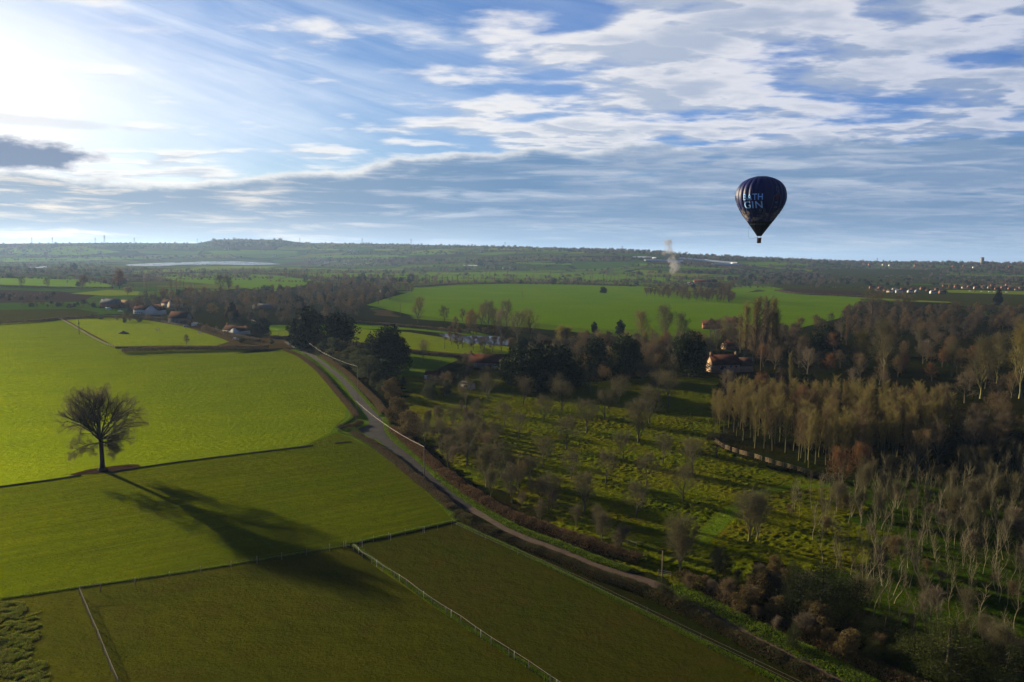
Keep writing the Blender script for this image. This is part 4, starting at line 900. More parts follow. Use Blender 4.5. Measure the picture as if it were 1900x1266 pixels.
def rough_corner():
    r = np.random.default_rng(5); P = [G(*p) for p in [(-60, 1124), (10, 1117), (50, 1122), (64, 1160), (66, 1200), (80, 1240), (86, 1300), (80, 1400), (-200, 1400), (-200, 1150)]]
    n = 260000; x0, x1, y0, y1 = min(p.x for p in P), max(p.x for p in P), min(p.y for p in P), max(p.y for p in P)
    X, Y = x0 + r.random(n) * (x1 - x0), y0 + r.random(n) * (y1 - y0); f = fbm(X / 0.9, Y / 0.9, 3, 3); big = fbm(X / 5, Y / 5, 2, 9)
    ok = inside(X + 5 * (fbm(X / 2.5, Y / 2.5, 3, 1) - 0.45), Y + 5 * (fbm(X / 2.5, Y / 2.5, 3, 7) - 0.45), P) & (f + big * 0.6 > 0.62); X, Y, f, big = X[ok], Y[ok], f[ok], big[ok]; n = len(X)
    D = np.stack([r.normal(size=n) * 0.7, r.normal(size=n) * 0.7, np.full(n, 0.6)], 1); D /= np.linalg.norm(D, axis=1)[:, None]
    t = TB(1); t.slivers(np.stack([X, Y, r.random(n) * np.clip(f - 0.3, 0, 1) * 0.5], 1), D, 0.16 + 0.18 * r.random(n), 0.07); V = np.concatenate(t.sv); F = np.arange(len(V)).reshape(-1, 3)
    mi = np.where(big > 0.56, 2, (r.random(n) < 0.5).astype(int))
    tag(link('rough_grass', new_mesh('rough_grass', V, F, [V_['twig_yellow'], V_['tuft'], V_['hedge_green']], mi)), 'rough golden grass and brambles in the bottom left corner', 'grass', kind='stuff')
rough_corner()
# ------------------------------------------------------------------ trees: orchard
OR1 = [(963, 815, 50), (1008, 785, 52), (1042, 764, 56), (1088, 804, 62), (1121, 779, 54), (1051, 834, 62), (1149, 756, 58), (1184, 822, 82), (1157, 856, 55), (1007, 867, 56), (1124, 898, 60), (1285, 883, 72),
       (1083, 950, 76), (1267, 931, 70), (916, 835, 52), (1018, 946, 70), (950, 933, 72), (971, 751, 50), (1240, 756, 66), (887, 790, 46), (1040, 738, 44), (816, 838, 60), (789, 827, 50), (866, 864, 84), (903, 904, 78),
       (930, 888, 70), (840, 800, 48), (860, 830, 50), (1095, 728, 48), (905, 745, 50), (865, 755, 50), (1205, 785, 70), (1222, 745, 55), (935, 790, 44), (832, 870, 60), (985, 905, 60), (1060, 890, 54), (1200, 900, 60),
       (1180, 960, 66), (1230, 860, 56), (1330, 850, 50), (1390, 1005, 98), (1260, 1052, 100)]
rows = sorted(OR1, key=lambda q: -q[1]); bands = [('in the front row of the orchard', 930, 2000), ('in the second row of the orchard', 875, 930), ('in the middle of the orchard', 825, 875), ('in the fourth row of the orchard', 780, 825), ('in the back row of the orchard', 0, 780)]
for wh, lo, hi in bands: named([('orchard' if q[2] < 76 else 'vase', q[0], q[1], q[2] * 1.18, 1.15) for q in OR1 if lo <= q[1] < hi], wh, 'fruit trees of the orchard')

# ------------------------------------------------------------------ evergreens and shrubs near the lane
named([('cypress', 574, 650, 86, 1.3)], 'beside the top of the lane', 'dark conifers near the lane')
named([('cypress', 556, 645, 60, 1.2)], 'just behind the lane junction', 'dark conifers near the lane')
named([('pine', 626, 650, 74)], 'above the row of shrubs by the lane', 'dark conifers near the lane')
named([('pine', 722, 690, 92, 0.8)], 'at the edge of the yellow meadow', 'dark conifers near the lane')
named([('cypress', 690, 682, 64, 1.3)], 'left of the pine at the meadow edge', 'dark conifers near the lane')
named([('yew', 716, 716, 52)], 'above the middle of the lane', 'dark conifers near the lane')
named([('spruce', 748, 716, 20)], 'small and alone on the lawn', 'dark conifers near the lane')
named([('olive', 745, 672, 34, 0.8)], 'standing at the lawn corner', 'shrubs near the lane')
named([('brownbush', 592, 654, 38), ('olive', 603, 660, 34), ('olive', 619, 666, 42), ('brownbush', 638, 668, 38), ('olive', 632, 678, 26), ('olive', 652, 682, 42), ('olive', 668, 692, 48), ('olive', 683, 702, 46), ('olive', 700, 716, 30)], 'in the row above the lane', 'row of rounded shrubs above the lane')
named([('brownbush', 726, 738, 40), ('brownbush', 738, 784, 50), ('brownbush', 762, 812, 56), ('olive', 708, 728, 26)], 'beside the lane bend', 'shrubs near the lane')
named([('yew', 968, 716, 78, 1.15), ('yew', 1010, 722, 92, 1.2), ('yew', 1048, 716, 78)], 'in the black clump above the orchard', 'dark evergreens above the orchard')
named([('cypress', 1104, 700, 80)], 'right of the black clump above the orchard', 'dark evergreens above the orchard')
named([('pine', 1160, 700, 86, 0.8), ('pine', 1279, 700, 92, 0.75)], 'behind the back of the orchard', 'dark evergreens above the orchard')
named([('yew', 1528, 650, 50)], 'among the bare woods right of the poplars', 'dark evergreens in the right wood')
named([('spruce', 1852, 566, 30)], 'alone below the village at the right', 'dark evergreens in the right wood')
named([('yew', 1119.5, 544, 12.5)], 'small and alone in the vivid green field', 'dark evergreens in the fields')
named([('spruce', 431, 596, 36, 1.3)], 'behind the white bungalow', 'dark evergreens in the village')
named([('yew', 484, 622, 34)], 'right of the white bungalow', 'dark evergreens in the village')
named([('cypress', 1103, 618, 22), ('cypress', 1150, 622, 30)], 'at the lower edge of the vivid green field', 'dark evergreens in the fields')
named([('ivy', 1520, 1150, 122, 1.5)], 'nearest the lower track, standing broad and dark', 'ivy clad trees at the lower right')
named([('ivy', 1760, 1262, 120, 1.6), ('ivy', 1640, 1210, 84, 1.3), ('ivy', 1860, 1300, 120, 1.4)], 'at the bottom right corner of the birch wood', 'ivy clad trees at the lower right')
named([('ivy', 1232, 1108, 42), ('ivy', 1470, 1205, 60, 0.6)], 'rising from the hedge beside the track', 'ivy clad trees at the lower right')
named([('brownbush', 1410, 1110, 60), ('brownbush', 1600, 1180, 52)], 'with withered leaves beside the ivy tree', 'shrubs near the lower track')
named([('vase', 1405, 1002, 110), ('vase', 1848, 1275, 150), ('vase', 1262, 1062, 96), ('vase', 1590, 1140, 90), ('vase', 1330, 1075, 70)], 'between orchard and birch wood', 'pale multi stemmed trees')
named([('willow', 236, 548, 18, 1.5)], 'among the left village trees', 'willows')
named([('willow', 300, 548, 15, 1.6)], 'behind the village cottages', 'willows')
named([('far_orange', 352, 556, 26, 1.2), ('far_orange', 378, 554, 24)], 'behind the village cottages', 'russet trees of the left village')
named([('far_orange', 222, 536, 40)], 'beside the left meadow', 'russet trees of the left village')
named([('bare_red', 872, 618, 50)], 'on the bank of the pond', 'trees round the pond')
named([('bare', 905, 612, 62), ('bare', 893, 610, 52), ('bare', 940, 606, 56), ('bare', 960, 636, 66), ('bare', 985, 628, 60), ('bare', 785, 668, 44), ('bare', 850, 648, 36), ('bare', 845, 615, 30), ('bare', 775, 600, 54), ('bare', 825, 598, 34), ('bare', 858, 596, 26)], 'round the pond and meadow', 'trees round the pond')
named([('thicket', 820, 617, 12, 2), ('thicket', 836, 615, 12, 2), ('thicket', 852, 618, 12, 2), ('thicket', 868, 620, 13, 2), ('thicket', 884, 620, 12, 2), ('thicket', 900, 619, 13, 2), ('thicket', 918, 621, 14, 2), ('thicket', 934, 624, 14, 2), ('thicket', 826, 632, 9, 2), ('thicket', 846, 638, 9, 2), ('thicket', 874, 643, 8, 2), ('thicket', 948, 640, 16, 2)], 'on the bank of the pond', 'bushes round the pond')
named([('bare', 878, 622, 48), ('bare', 918, 622, 56), ('bare', 930, 626, 60), ('bare', 838, 640, 28), ('bare', 858, 646, 30), ('bare', 878, 650, 34), ('bare', 898, 650, 30), ('bare', 914, 654, 36), ('bare', 930, 652, 34), ('bare', 892, 648, 26)], 'close beside the pond water', 'trees round the pond')
named([('willow', 1050, 640, 40, 1.3)], 'right of the pond', 'willows')
named([('bare_gold', 1235, 636, 78, 1.3), ('bare_gold', 1190, 640, 70, 1.2), ('bare_gold', 1265, 640, 66)], 'in front of the vivid green field', 'golden trees of the middle belt')
named([('poplar', 1382, 668, 118, 1.5), ('poplar', 1398, 672, 130, 1.7), ('poplar', 1412, 666, 124, 1.6), ('poplar', 1428, 664, 118, 1.7), ('poplar', 1374, 655, 80, 1.4), ('poplar', 1440, 668, 104, 1.5)], 'behind the stone house', 'tall poplars by the stone house')
named([('bare_gold', 1640, 705, 128, 1.15), ('bare_gold', 1600, 690, 86), ('bare_gold', 1820, 740, 132), ('bare_gold', 1850, 712, 108), ('bare_gold', 1893, 740, 165, 0.9), ('bare_gold', 1765, 700, 80)], 'rising over the right wood', 'tall golden trees of the right wood')
named([('bare_dark', 1617, 592, 62, 1.3), ('bare_dark', 1675, 596, 60, 1.2), ('bare_dark', 1725, 650, 66), ('bare_dark', 1352, 560, 42, 1.1), ('bare_dark', 1338, 556, 36)], 'beside the vivid green field', 'dark gnarled trees of the right wood')
named([('poplar', 1466, 712, 64, 1.2), ('poplar', 1570, 640, 60)], 'poking up at the edge of the round copse', 'lone poplars of the right wood')
named([('far_bare', 410, 540, 34), ('far_bare', 425, 541, 32), ('far_bare', 40, 534, 24, 1.3), ('far_bare', 88, 535, 22, 1.3), ('far_bare', 152, 538, 30, 1.3), ('far_poplar', 328, 545, 30), ('far_poplar', 318, 545, 28)], 'standing over the left fields', 'bare trees over the left fields')
named([('bare', 346, 640, 22, 0.8)], 'alone behind the paddock hedge', 'bare trees over the left fields')
named([('far_dark', 137, 502, 14, 1.1)], 'on the far left meadows', 'dark evergreens in the fields')

named([('bare', 1318, 622, 34), ('bare', 1334, 624, 38), ('bare', 1350, 622, 40), ('bare', 1364, 620, 36), ('bare', 1326, 618, 30), ('bare_gold', 1344, 632, 44)], 'in front of the red roofed barns', 'trees before the barns')
FARM = G(1341, 690)
def farm_clear(x, y):
    dx_, dy_ = x - FARM.x, y - FARM.y; along = -dx_ * 0.755 + dy_ * 0.656; across = dx_ * 0.656 + dy_ * 0.755
    return (-4 < along < 95 and abs(across) < 9) or (-60 < dy_ < 5 and abs(dx_ - dy_ * 0.26) < 20)
# ------------------------------------------------------------------ round copse, birch plantation, woods
COPSE = [(1322, 812), (1345, 806), (1430, 838), (1540, 878), (1620, 872), (1700, 845), (1770, 810), (1765, 782), (1640, 768), (1500, 764), (1380, 768), (1325, 785)]
scatter(COPSE, 250, {'copse': 1}, (13, 17.5), 'in the round fenced copse', 'trees of the round copse', 2.5, seed=3, wide=1.25)
named([('copse', 1322, 780, 66), ('copse', 1334, 812, 100), ('copse', 1400, 832, 112), ('copse', 1500, 868, 122), ('bare_red', 1490, 800, 95), ('bare_red', 1560, 905, 88), ('bare_red', 1600, 890, 80), ('bare', 1700, 880, 96), ('bare', 1740, 860, 92), ('bare', 1800, 850, 90)], 'on the edge of the round copse', 'edge trees of the round copse')
BIRCH = [(1560, 905), (1700, 890), (1920, 870), (2000, 900), (2000, 1290), (1860, 1290), (1640, 1200), (1560, 1120), (1500, 1000), (1440, 960)]
scatter(BIRCH, 285, {'birch': 1}, (7.5, 10.5), 'in the birch wood at the lower right', 'birches of the lower right wood', 2.0, seed=4)
scatter(BIRCH, 75, {'thicket': 3, 'vase': 2}, (2.5, 7.5), 'under the birches at the lower right', 'scrub under the birches', 2.8, seed=14)
scatter([(1500, 900), (1900, 850), (1990, 900), (1990, 1000), (1560, 1000)], 36, {'vase': 1}, (7, 9.5), 'at the back of the birch wood', 'pale multi stemmed trees', 4, seed=15)
scatter([(1760, 800), (1930, 790), (2000, 860), (1900, 880), (1780, 850)], 16, {'bare': 1, 'bare_dark': 1}, (10, 14), 'behind the birch wood', 'trees behind the birch wood', 6, seed=5)
RW1 = [(1450, 640), (1600, 600), (1750, 600), (1930, 600), (2100, 640), (2050, 790), (1800, 778), (1640, 764), (1480, 756), (1340, 740), (1310, 700), (1400, 700)]
scatter(RW1, 210, {'bare': 5, 'bare_red': 2, 'bare_gold': 2, 'bare_dark': 1, 'yew': 0.25}, (9, 16), 'in the wide bare wood at the right', 'bare trees of the right wood', 6, seed=6, near=False, avoid=farm_clear)
scatter([(1500, 615), (1600, 572), (1760, 575), (1930, 585), (2100, 600), (2000, 625), (1700, 625)], 170, {'bare': 4, 'bare_red': 2, 'bare_dark': 2, 'far_dark': 0.4}, (9, 16), 'at the back of the right wood', 'bare trees behind the right wood', 7, seed=7, near=False)
scatter([(1080, 640), (1300, 648), (1480, 620), (1500, 640), (1400, 660), (1330, 660), (1290, 700), (1100, 700), (1060, 670)], 110, {'bare': 5, 'bare_gold': 2, 'bare_red': 1}, (9, 16), 'in the belt behind the orchard', 'bare trees behind the orchard', 6, seed=8, near=False, avoid=farm_clear)
scatter([(860, 712), (960, 728), (1230, 716), (1240, 690), (1080, 690), (900, 680), (850, 690)], 46, {'bare': 4, 'bare_dark': 1, 'ivy': 0.6}, (7, 12), 'along the back of the orchard', 'bare trees along the orchard back', 5, seed=9, avoid=farm_clear)
scatter([(775, 800), (800, 770), (850, 760), (905, 800), (930, 870), (1000, 920), (1080, 980), (1180, 1020), (1180, 1040), (1000, 970), (900, 915), (830, 860)], 44, {'vase': 2, 'thicket': 2, 'bare': 1}, (3.5, 8.5), 'along the orchard side of the lane hedge', 'scrub trees along the lane hedge', 3.5, seed=21)
scatter([(1240, 1085), (1330, 1070), (1450, 1060), (1560, 1150), (1680, 1230), (1640, 1250), (1440, 1170), (1300, 1110)], 34, {'thicket': 3, 'brownbush': 1, 'ivy': 1.2, 'vase': 1}, (2.5, 6.0), 'on the bank above the lower track', 'scrub above the lower track', 3.5, seed=22)
scatter([(770, 745), (850, 740), (880, 705), (800, 708)], 18, {'bare': 3, 'olive': 1, 'thicket': 1}, (4, 9), 'between lane and white shed', 'trees round the white shed', 4, seed=10)
scatter([(1000, 640), (1130, 640), (1130, 680), (1060, 690), (960, 660)], 22, {'bare': 3, 'bare_gold': 1, 'cypress': 0.4}, (8, 13), 'right of the pond', 'bare trees right of the pond', 8, seed=11, near=False)
# left village and the wood behind it
LV = [(230, 580), (260, 556), (400, 548), (520, 540), (600, 532), (700, 530), (765, 540), (700, 566), (660, 592), (560, 600), (500, 612), (440, 600), (360, 590)]
HOUSES_PX = [(290, 580, 26), (318, 570, 22), (445, 616, 30), (335, 600, 26), (205, 575, 22), (240, 575, 22)]
HP = [(G(a, b), c) for a, b, c in HOUSES_PX]
def off_house(x, y):
    for g, c in HP:
        k = metres(c, g.y)
        if abs(x - g.x) < k * 0.9 and -60 < y - g.y < 14: return True
    return False
scatter(LV, 330, {'bare': 6, 'bare_dark': 2, 'far_bare': 3, 'far_dark': 0.5, 'bare_red': 0.5}, (9, 16), 'in the wood round the left village', 'trees round the left village', 6.5, seed=12, avoid=off_house, near=False)
scatter([(560, 545), (640, 530), (760, 530), (765, 545), (690, 560), (600, 570)], 26, {'far_dark': 2, 'far_bare': 3, 'far_poplar': 1}, (10, 18), 'in the wood left of the vivid green field', 'trees left of the vivid field', 16, seed=13, near=False)
scatter([(1190, 545), (1240, 540), (1360, 545), (1362, 562), (1300, 560), (1200, 550)], 110, {'far_bare': 1, 'bare': 2}, (11, 14), 'in the small copse on the vivid green field', 'trees of the field copse', 6, seed=16, near=False)
scatter([(170, 590), (300, 590), (400, 610), (440, 628), (520, 640), (480, 648), (400, 622), (330, 606), (200, 596)], 40, {'thicket': 2, 'olive': 1, 'bare': 1}, (2.5, 7), 'among the gardens of the left village', 'garden shrubs of the left village', 5, seed=17, near=False, avoid=off_house)
# poplar lines
def avenue(pts, step, hr, where, group, seed, kind='far_poplar', wide=1.0):
    Q = line_pts(pts, step, 0.4, seed); rr = np.random.default_rng(seed)
    for i, (x, y) in enumerate(Q):
        if rr.random() < 0.12: continue
        tree(kind, x, y, hr[0] + (hr[1] - hr[0]) * rr.random(), 'thin bare poplar among many alike ' + where, group, near=False, wide=wide * (0.8 + 0.5 * rr.random()))
avenue([(770, 531), (860, 526), (1000, 524), (1180, 528), (1330, 532)], 17, (15, 22), 'in the avenue behind the vivid green field', 'poplars behind the vivid field', 31)
avenue([(900, 521), (1050, 520), (1200, 523), (1350, 524)], 22, (17, 26), 'in the second avenue behind the vivid green field', 'poplars of the second avenue', 32)
avenue([(450, 507), (520, 513), (600, 523), (660, 530)], 14, (17, 24), 'in the avenue behind the left village', 'poplars behind the left village', 33)
avenue([(60, 514), (130, 513), (200, 511), (300, 508), (420, 507)], 34, (11, 19), 'in the row over the far left meadows', 'poplars over the far left meadows', 34)
avenue([(250, 543), (300, 541), (360, 538)], 8, (12, 17), 'in the short row behind the willows', 'poplars behind the willows', 35)

# ------------------------------------------------------------------ far trees, hedgerows and woods: masses
rr = np.random.default_rng(77); spots = []
def px_line(pts, step, hr, kinds, gap=0.1):
    P = [G(*p) for p in pts]
    for a, b in zip(P, P[1:]):
        n = max(1, int((b - a).length / step))
        for k in range(n):
            if rr.random() < gap: continue
            q = a.lerp(b, (k + rr.random()) / n); q.y += rr.normal() * 4
            spots.append((kinds[rr.integers(len(kinds))], q.x, q.y, hr[0] + (hr[1] - hr[0]) * rr.random()))
FB = ['far_bare', 'far_bare', 'far_bare', 'far_dark']
# skyline woods
sky_y = lambda px: float(np.interp(px, RT[:, 0], RT[:, 1]))
for px in np.arange(-60, 1960, 1.5):
    R = float(np.interp(px, RT[:, 0], RT[:, 2])); dense = 0.95 if vnoise(px / 60.0, 3.3) > 0.42 or 400 < px < 525 or 690 < px < 712 else 0.6
    if rr.random() > dense: continue
    d = R * (0.97 - 0.10 * rr.random()); x = (px - 950) / 1478.0 * d
    spots.append((FB[rr.integers(4)], x, d, 9 + 9 * rr.random() + (8 if 395 < px < 525 else 0)))
mass('skyline_trees', spots, 'dark trees crowding the distant ridge line', 'trees', None)
spots = []
for k in range(330):     # hedgerows over the slopes
    y0 = 1700 + rr.random() ** 1.2 * 4300; u = (rr.random() * 2 - 1) * 0.72; x0 = u * y0; L = 120 + 420 * rr.random(); a = rr.normal() * 0.18 + (0 if rr.random() < 0.8 else 1.2)
    n = int(L / 9)
    for j in range(n):
        x, y = x0 + math.cos(a) * L * j / n, y0 + math.sin(a) * L * j / n
        pxx = 950 + 1478 * x / y
        if rr.random() < 0.85 and not (200 < pxx < 560 and 2900 < y < 5600): spots.append(('speck', x + rr.normal() * 1.5, y + rr.normal() * 1.5, 3.2 + 1.6 * rr.random() if rr.random() < 0.75 else 6 + 6 * rr.random()))
mass('hedgerows', spots, 'dark hedgerows and trees dividing the far fields', 'hedgerow trees', None)
spots = []
def blob(px, py, rx, ry, n, hr, kinds=FB):
    for k in range(n):
        th, q = rr.random() * 6.283, math.sqrt(rr.random()); g = G(px + rx * q * math.cos(th), py + ry * q * math.sin(th))
        if g.y > 8500: continue
        spots.append((kinds[rr.integers(len(kinds))], g.x, g.y, hr[0] + (hr[1] - hr[0]) * rr.random()))
blob(680, 484, 120, 4, 140, (9, 16)); blob(800, 487, 120, 4, 110, (9, 15)); blob(250, 478, 200, 3, 130, (9, 16)); blob(60, 466, 110, 4, 90, (9, 16)); blob(60, 476, 80, 3, 50, (8, 13))
blob(330, 460, 110, 4, 90, (9, 16)); blob(760, 470, 130, 3, 80, (8, 14)); blob(1050, 482, 160, 4, 130, (9, 15)); blob(1150, 466, 90, 4, 90, (10, 16)); blob(1500, 523, 110, 6, 110, (9, 15)); blob(1420, 520, 70, 9, 80, (9, 15)); blob(1640, 500, 160, 5, 130, (8, 14))
blob(1800, 500, 150, 6, 130, (8, 14)); blob(1760, 525, 200, 10, 160, (7, 12)); blob(1480, 497, 60, 5, 50, (8, 13)); blob(1340, 506, 90, 3, 80, (8, 13), ['far_dark']); blob(860, 500, 120, 2, 50, (8, 12)); blob(1650, 489, 220, 2, 110, (8, 14)); blob(1340, 482, 70, 3, 60, (8, 14))
blob(90, 505, 100, 4, 50, (7, 12)); blob(180, 528, 60, 5, 30, (7, 13)); blob(40, 552, 80, 6, 40, (3, 6)); blob(120, 568, 90, 5, 50, (3, 6)); blob(700, 520, 90, 6, 70, (8, 14)); blob(1480, 515, 50, 6, 60, (10, 18)); blob(1290, 533, 60, 4, 40, (7, 11))
mass('far_woods', spots, 'far bare woods and copses on the plain', 'woods', None)
flush_trees()
print('TREES', COUNT)

# ------------------------------------------------------------------ materials of built things
def brickish(name, c1, c2, sc=3.0, rough=0.9):
    def b(t, o):
        pos = t.node('ShaderNodeTexCoord').outputs['Object']
        n = t.noise(pos, 0.8, 5, 0.6); f = t.noise(pos, sc, 4, 0.7)
        c = t.mix(t.sm(t.m('ADD', t.m('MULTIPLY', n, 0.5), t.m('MULTIPLY', f, 0.5)), 0.35, 0.65), c1, c2)
        principled(t, o, c, rough, f, 0.4, 0.05)
    return mat(name, b)
def tiles(name, c1, c2):
    def b(t, o):
        pos = t.node('ShaderNodeTexCoord').outputs['Object']
        sp = t.node('ShaderNodeSeparateXYZ'); t.l.new(pos, sp.inputs[0])
        row = t.m('FRACT', t.m('MULTIPLY', sp.outputs[2], 4.0)); n = t.noise(pos, 2.2, 6, 0.65); g = t.noise(pos, 0.5, 3)
        c = t.mix(t.sm(t.m('ADD', t.m('MULTIPLY', n, 0.6), t.m('MULTIPLY', g, 0.4)), 0.38, 0.62), c1, c2)
        c = t.mix(t.m('MULTIPLY', t.sm(row, 0.75, 1.0), 0.4), c, tuple(v * 0.4 for v in c1))
        principled(t, o, c, 0.95, t.m('ADD', row, n), 0.5, 0.06, 0.0)
    return mat(name, b)
B_ = {}
B_['stone'] = brickish('honey stone', (0.25, 0.165, 0.10), (0.32, 0.215, 0.13))
B_['stone_grey'] = brickish('grey stone', (0.12, 0.10, 0.085), (0.17, 0.145, 0.12))
B_['brick'] = brickish('red brick', (0.17, 0.07, 0.04), (0.22, 0.10, 0.06))
B_['render_white'] = brickish('white render', (0.40, 0.40, 0.39), (0.50, 0.50, 0.47), 1.5)
B_['render_cream'] = brickish('cream render', (0.36, 0.29, 0.20), (0.44, 0.36, 0.26), 1.5)
B_['tile_red'] = tiles('red clay tiles', (0.042, 0.018, 0.014), (0.060, 0.028, 0.020))
B_['tile_brown'] = tiles('brown tiles', (0.045, 0.027, 0.022), (0.065, 0.040, 0.030))
B_['slate'] = tiles('grey slates', (0.075, 0.075, 0.085), (0.11, 0.11, 0.12))
B_['tile_sand'] = tiles('sandy tiles', (0.15, 0.11, 0.07), (0.12, 0.09, 0.06))
B_['glass'] = plain('dark window glass', (0.015, 0.02, 0.03), 0.1, 0.2, spec=0.8)
B_['frame'] = plain('painted window frame', (0.38, 0.38, 0.36), 0.6)
B_['white'] = plain('white paint', (0.50, 0.50, 0.48), 0.5, 0.08)
B_['polythene'] = plain('white polythene', (0.36, 0.39, 0.44), 0.5, 0.15, 0.2, spec=0.2)
B_['wood_post'] = plain('weathered post timber', (0.13, 0.105, 0.080), 0.9, 0.4, 3)
B_['wood_rail'] = plain('pale split rail', (0.17, 0.12, 0.07), 0.85, 0.3, 2)
B_['tape'] = plain('pale electric tape', (0.20, 0.17, 0.15), 0.5, 0.1)
B_['wire'] = plain('galvanised wire', (0.07, 0.07, 0.06), 0.8, 0.2, spec=0.0)
B_['steel'] = plain('pylon steel', (0.10, 0.11, 0.13), 0.6, 0.1)
B_['creosote'] = plain('creosoted pole', (0.085, 0.060, 0.045), 0.9, 0.3, 2)
B_['door'] = plain('dark door paint', (0.06, 0.045, 0.04), 0.6)

# ------------------------------------------------------------------ houses
def gable_box(mb, L, W, he, hr, x0=0.0, y0=0.0):
    """walls with gable ends; ridge along x"""
    x1, x2, y1, y2 = x0 - L / 2, x0 + L / 2, y0 - W / 2, y0 + W / 2
    V = [(x1, y1, -0.4), (x2, y1, -0.4), (x2, y2, -0.4), (x1, y2, -0.4), (x1, y1, he), (x2, y1, he), (x2, y2, he), (x1, y2, he), (x1, y0, he + hr), (x2, y0, he + hr)]
    mb.add(V, [(0, 1, 5, 4), (2, 3, 7, 6), (1, 2, 6, 9, 5), (3, 0, 4, 8, 7), (3, 2, 1, 0), (4, 5, 9, 8), (6, 7, 8, 9)])
def roof_slabs(mb, L, W, he, hr, x0=0.0, y0=0.0, ov=0.35, th=0.22):
    for s in (-1, 1):
        ey = y0 + s * (W / 2 + ov); ez = he - hr * ov / (W / 2); a, b = x0 - L / 2 - ov, x0 + L / 2 + ov
        up = 0.05
        V = [(a, ey, ez + up), (b, ey, ez + up), (b, y0, he + hr + up), (a, y0, he + hr + up), (a, ey, ez + th + up), (b, ey, ez + th + up), (b, y0, he + hr + th + up), (a, y0, he + hr + th + up)]
        F = [(3, 2, 1, 0), (4, 5, 6, 7), (0, 1, 5, 4), (2, 3, 7, 6), (1, 2, 6, 5), (3, 0, 4, 7)]
        mb.add(V, F if s < 0 else [f[::-1] for f in F])
def house(px, py, L, W, he, hr, rz, label, wall, roof, wins=(), chims=(), door=None, group=None, wing=None, name='house', cat='house', xyz=None, simple=False):
    g = xyz or G(px, py); root = link(name, None); root.location = (g.x, g.y, gz(g.x, g.y)); root.rotation_euler = (0, 0, math.radians(rz)); tag(root, label, cat, group)
    mb = MB(); gable_box(mb, L, W, he, hr); mb.build('wall', B_[wall], root)
    mr = MB(); roof_slabs(mr, L, W, he, hr); ro = mr.build('roof', B_[roof], root)
    if wing:    # (length, width, eaves, rise, x, y) of a wing whose ridge runs along y
        l2, w2, e2, r2, wx, wy = wing
        m2 = MB(); gable_box(m2, l2, w2, e2, r2); m2r = MB(); roof_slabs(m2r, l2, w2, e2, r2)
        for m_, nm, mt in ((m2, 'wall', B_[wall]), (m2r, 'roof', B_[roof])):
            m_.V = [(wx - v[1], wy + v[0], v[2] + 0.004) for v in m_.V]; m_.build(nm, mt, root)
    for cx, cy in chims:
        c = MB(); c.box((cx, cy, he + hr + 0.3), (0.9, 0.7, 2.2)); c.box((cx, cy, he + hr + 1.45), (1.06, 0.86, 0.14)); c.bar((cx, cy, he + hr + 1.5), (cx, cy, he + hr + 1.95), 0.14, 8)
        c.build('chimney', B_['brick' if wall != 'stone' else 'stone'], ro)
    for (fx, fy, fz, face, ww, wh) in wins:     # face: 'f' front (-y), 'l' left gable (-x), 'r' right gable (+x)
        f = MB(); p = MB(); t_ = 0.09
        def put(m_, u, z, du, dz, out_, th):
            if face == 'f': m_.box((fx + u, fy - out_, fz + z), (du, th, dz))
            elif face == 'l': m_.box((fx - out_, fy + u, fz + z), (th, du, dz))
            else: m_.box((fx + out_, fy + u, fz + z), (th, du, dz))
        put(f, 0, wh / 2, ww + t_, t_, 0.05, 0.08); put(f, 0, -wh / 2, ww + t_ * 2, t_ * 1.3, 0.07, 0.14); put(f, -ww / 2, 0, t_, wh - t_, 0.05, 0.08); put(f, ww / 2, 0, t_, wh - t_, 0.05, 0.08); put(f, 0, 0, t_ * 0.7, wh - t_, 0.048, 0.07)
        put(p, 0, 0, ww - t_, wh - t_, 0.02, 0.05)
        fo = f.build('window', B_['frame'], root); p.build('pane', B_['glass'], fo)
    if door:
        d = MB(); d.box((door, -W / 2 - 0.04, 1.0), (0.95, 0.08, 2.05)); do = d.build('door', B_['door'], root)
        k = MB(); k.box((door + 0.33, -W / 2 - 0.11, 1.0), (0.06, 0.06, 0.14)); k.build('handle', B_['frame'], do)
    return root
# the stone house behind the orchard: lit gable at the left, tall main roof, lower wing right, small porch
r_ = house(1341, 690, 15.5, 8.2, 4.4, 4.6, 12, 'honey stone farmhouse with dark red tiled roof behind the orchard', 'stone', 'tile_red',
      [(-7.75, -1.6, 2.6, 'l', 1.3, 1.2), (-7.75, 1.6, 2.6, 'l', 1.1, 1.2), (-4.2, -4.1, 3.2, 'f', 1.0, 1.1), (-1.0, -4.1, 3.2, 'f', 1.3, 1.1), (2.4, -4.1, 3.2, 'f', 1.3, 1.1), (5.6, -4.1, 3.2, 'f', 1.2, 1.1), (1.0, -4.1, 1.1, 'f', 1.3, 1.1), (4.6, -4.1, 1.1, 'f', 1.3, 1.1)], [(-7.2, 0), (7.2, 0)], -2.6)
m_ = MB(); gable_box(m_, 8.0, 7.2, 3.4, 3.9, 11.9, 0.3); m_.build('wing_wall', B_['stone'], r_); m_ = MB(); roof_slabs(m_, 8.0, 7.2, 3.4, 3.9, 12.2, 0.3, 0.25); m_.build('wing_roof', B_['tile_brown'], r_)
m_ = MB(); gable_box(m_, 3.0, 2.2, 2.3, 1.3, 0, 0); m_.V = [(-2.6 - v[1], -5.7 + v[0], v[2]) for v in m_.V]; m_.build('porch', B_['stone'], r_); m_ = MB(); roof_slabs(m_, 3.0, 2.2, 2.3, 1.3, 0, 0, 0.2); m_.V = [(-2.6 - v[1], -5.7 + v[0], v[2]) for v in m_.V]; m_.build('porch_roof', B_['tile_brown'], r_)
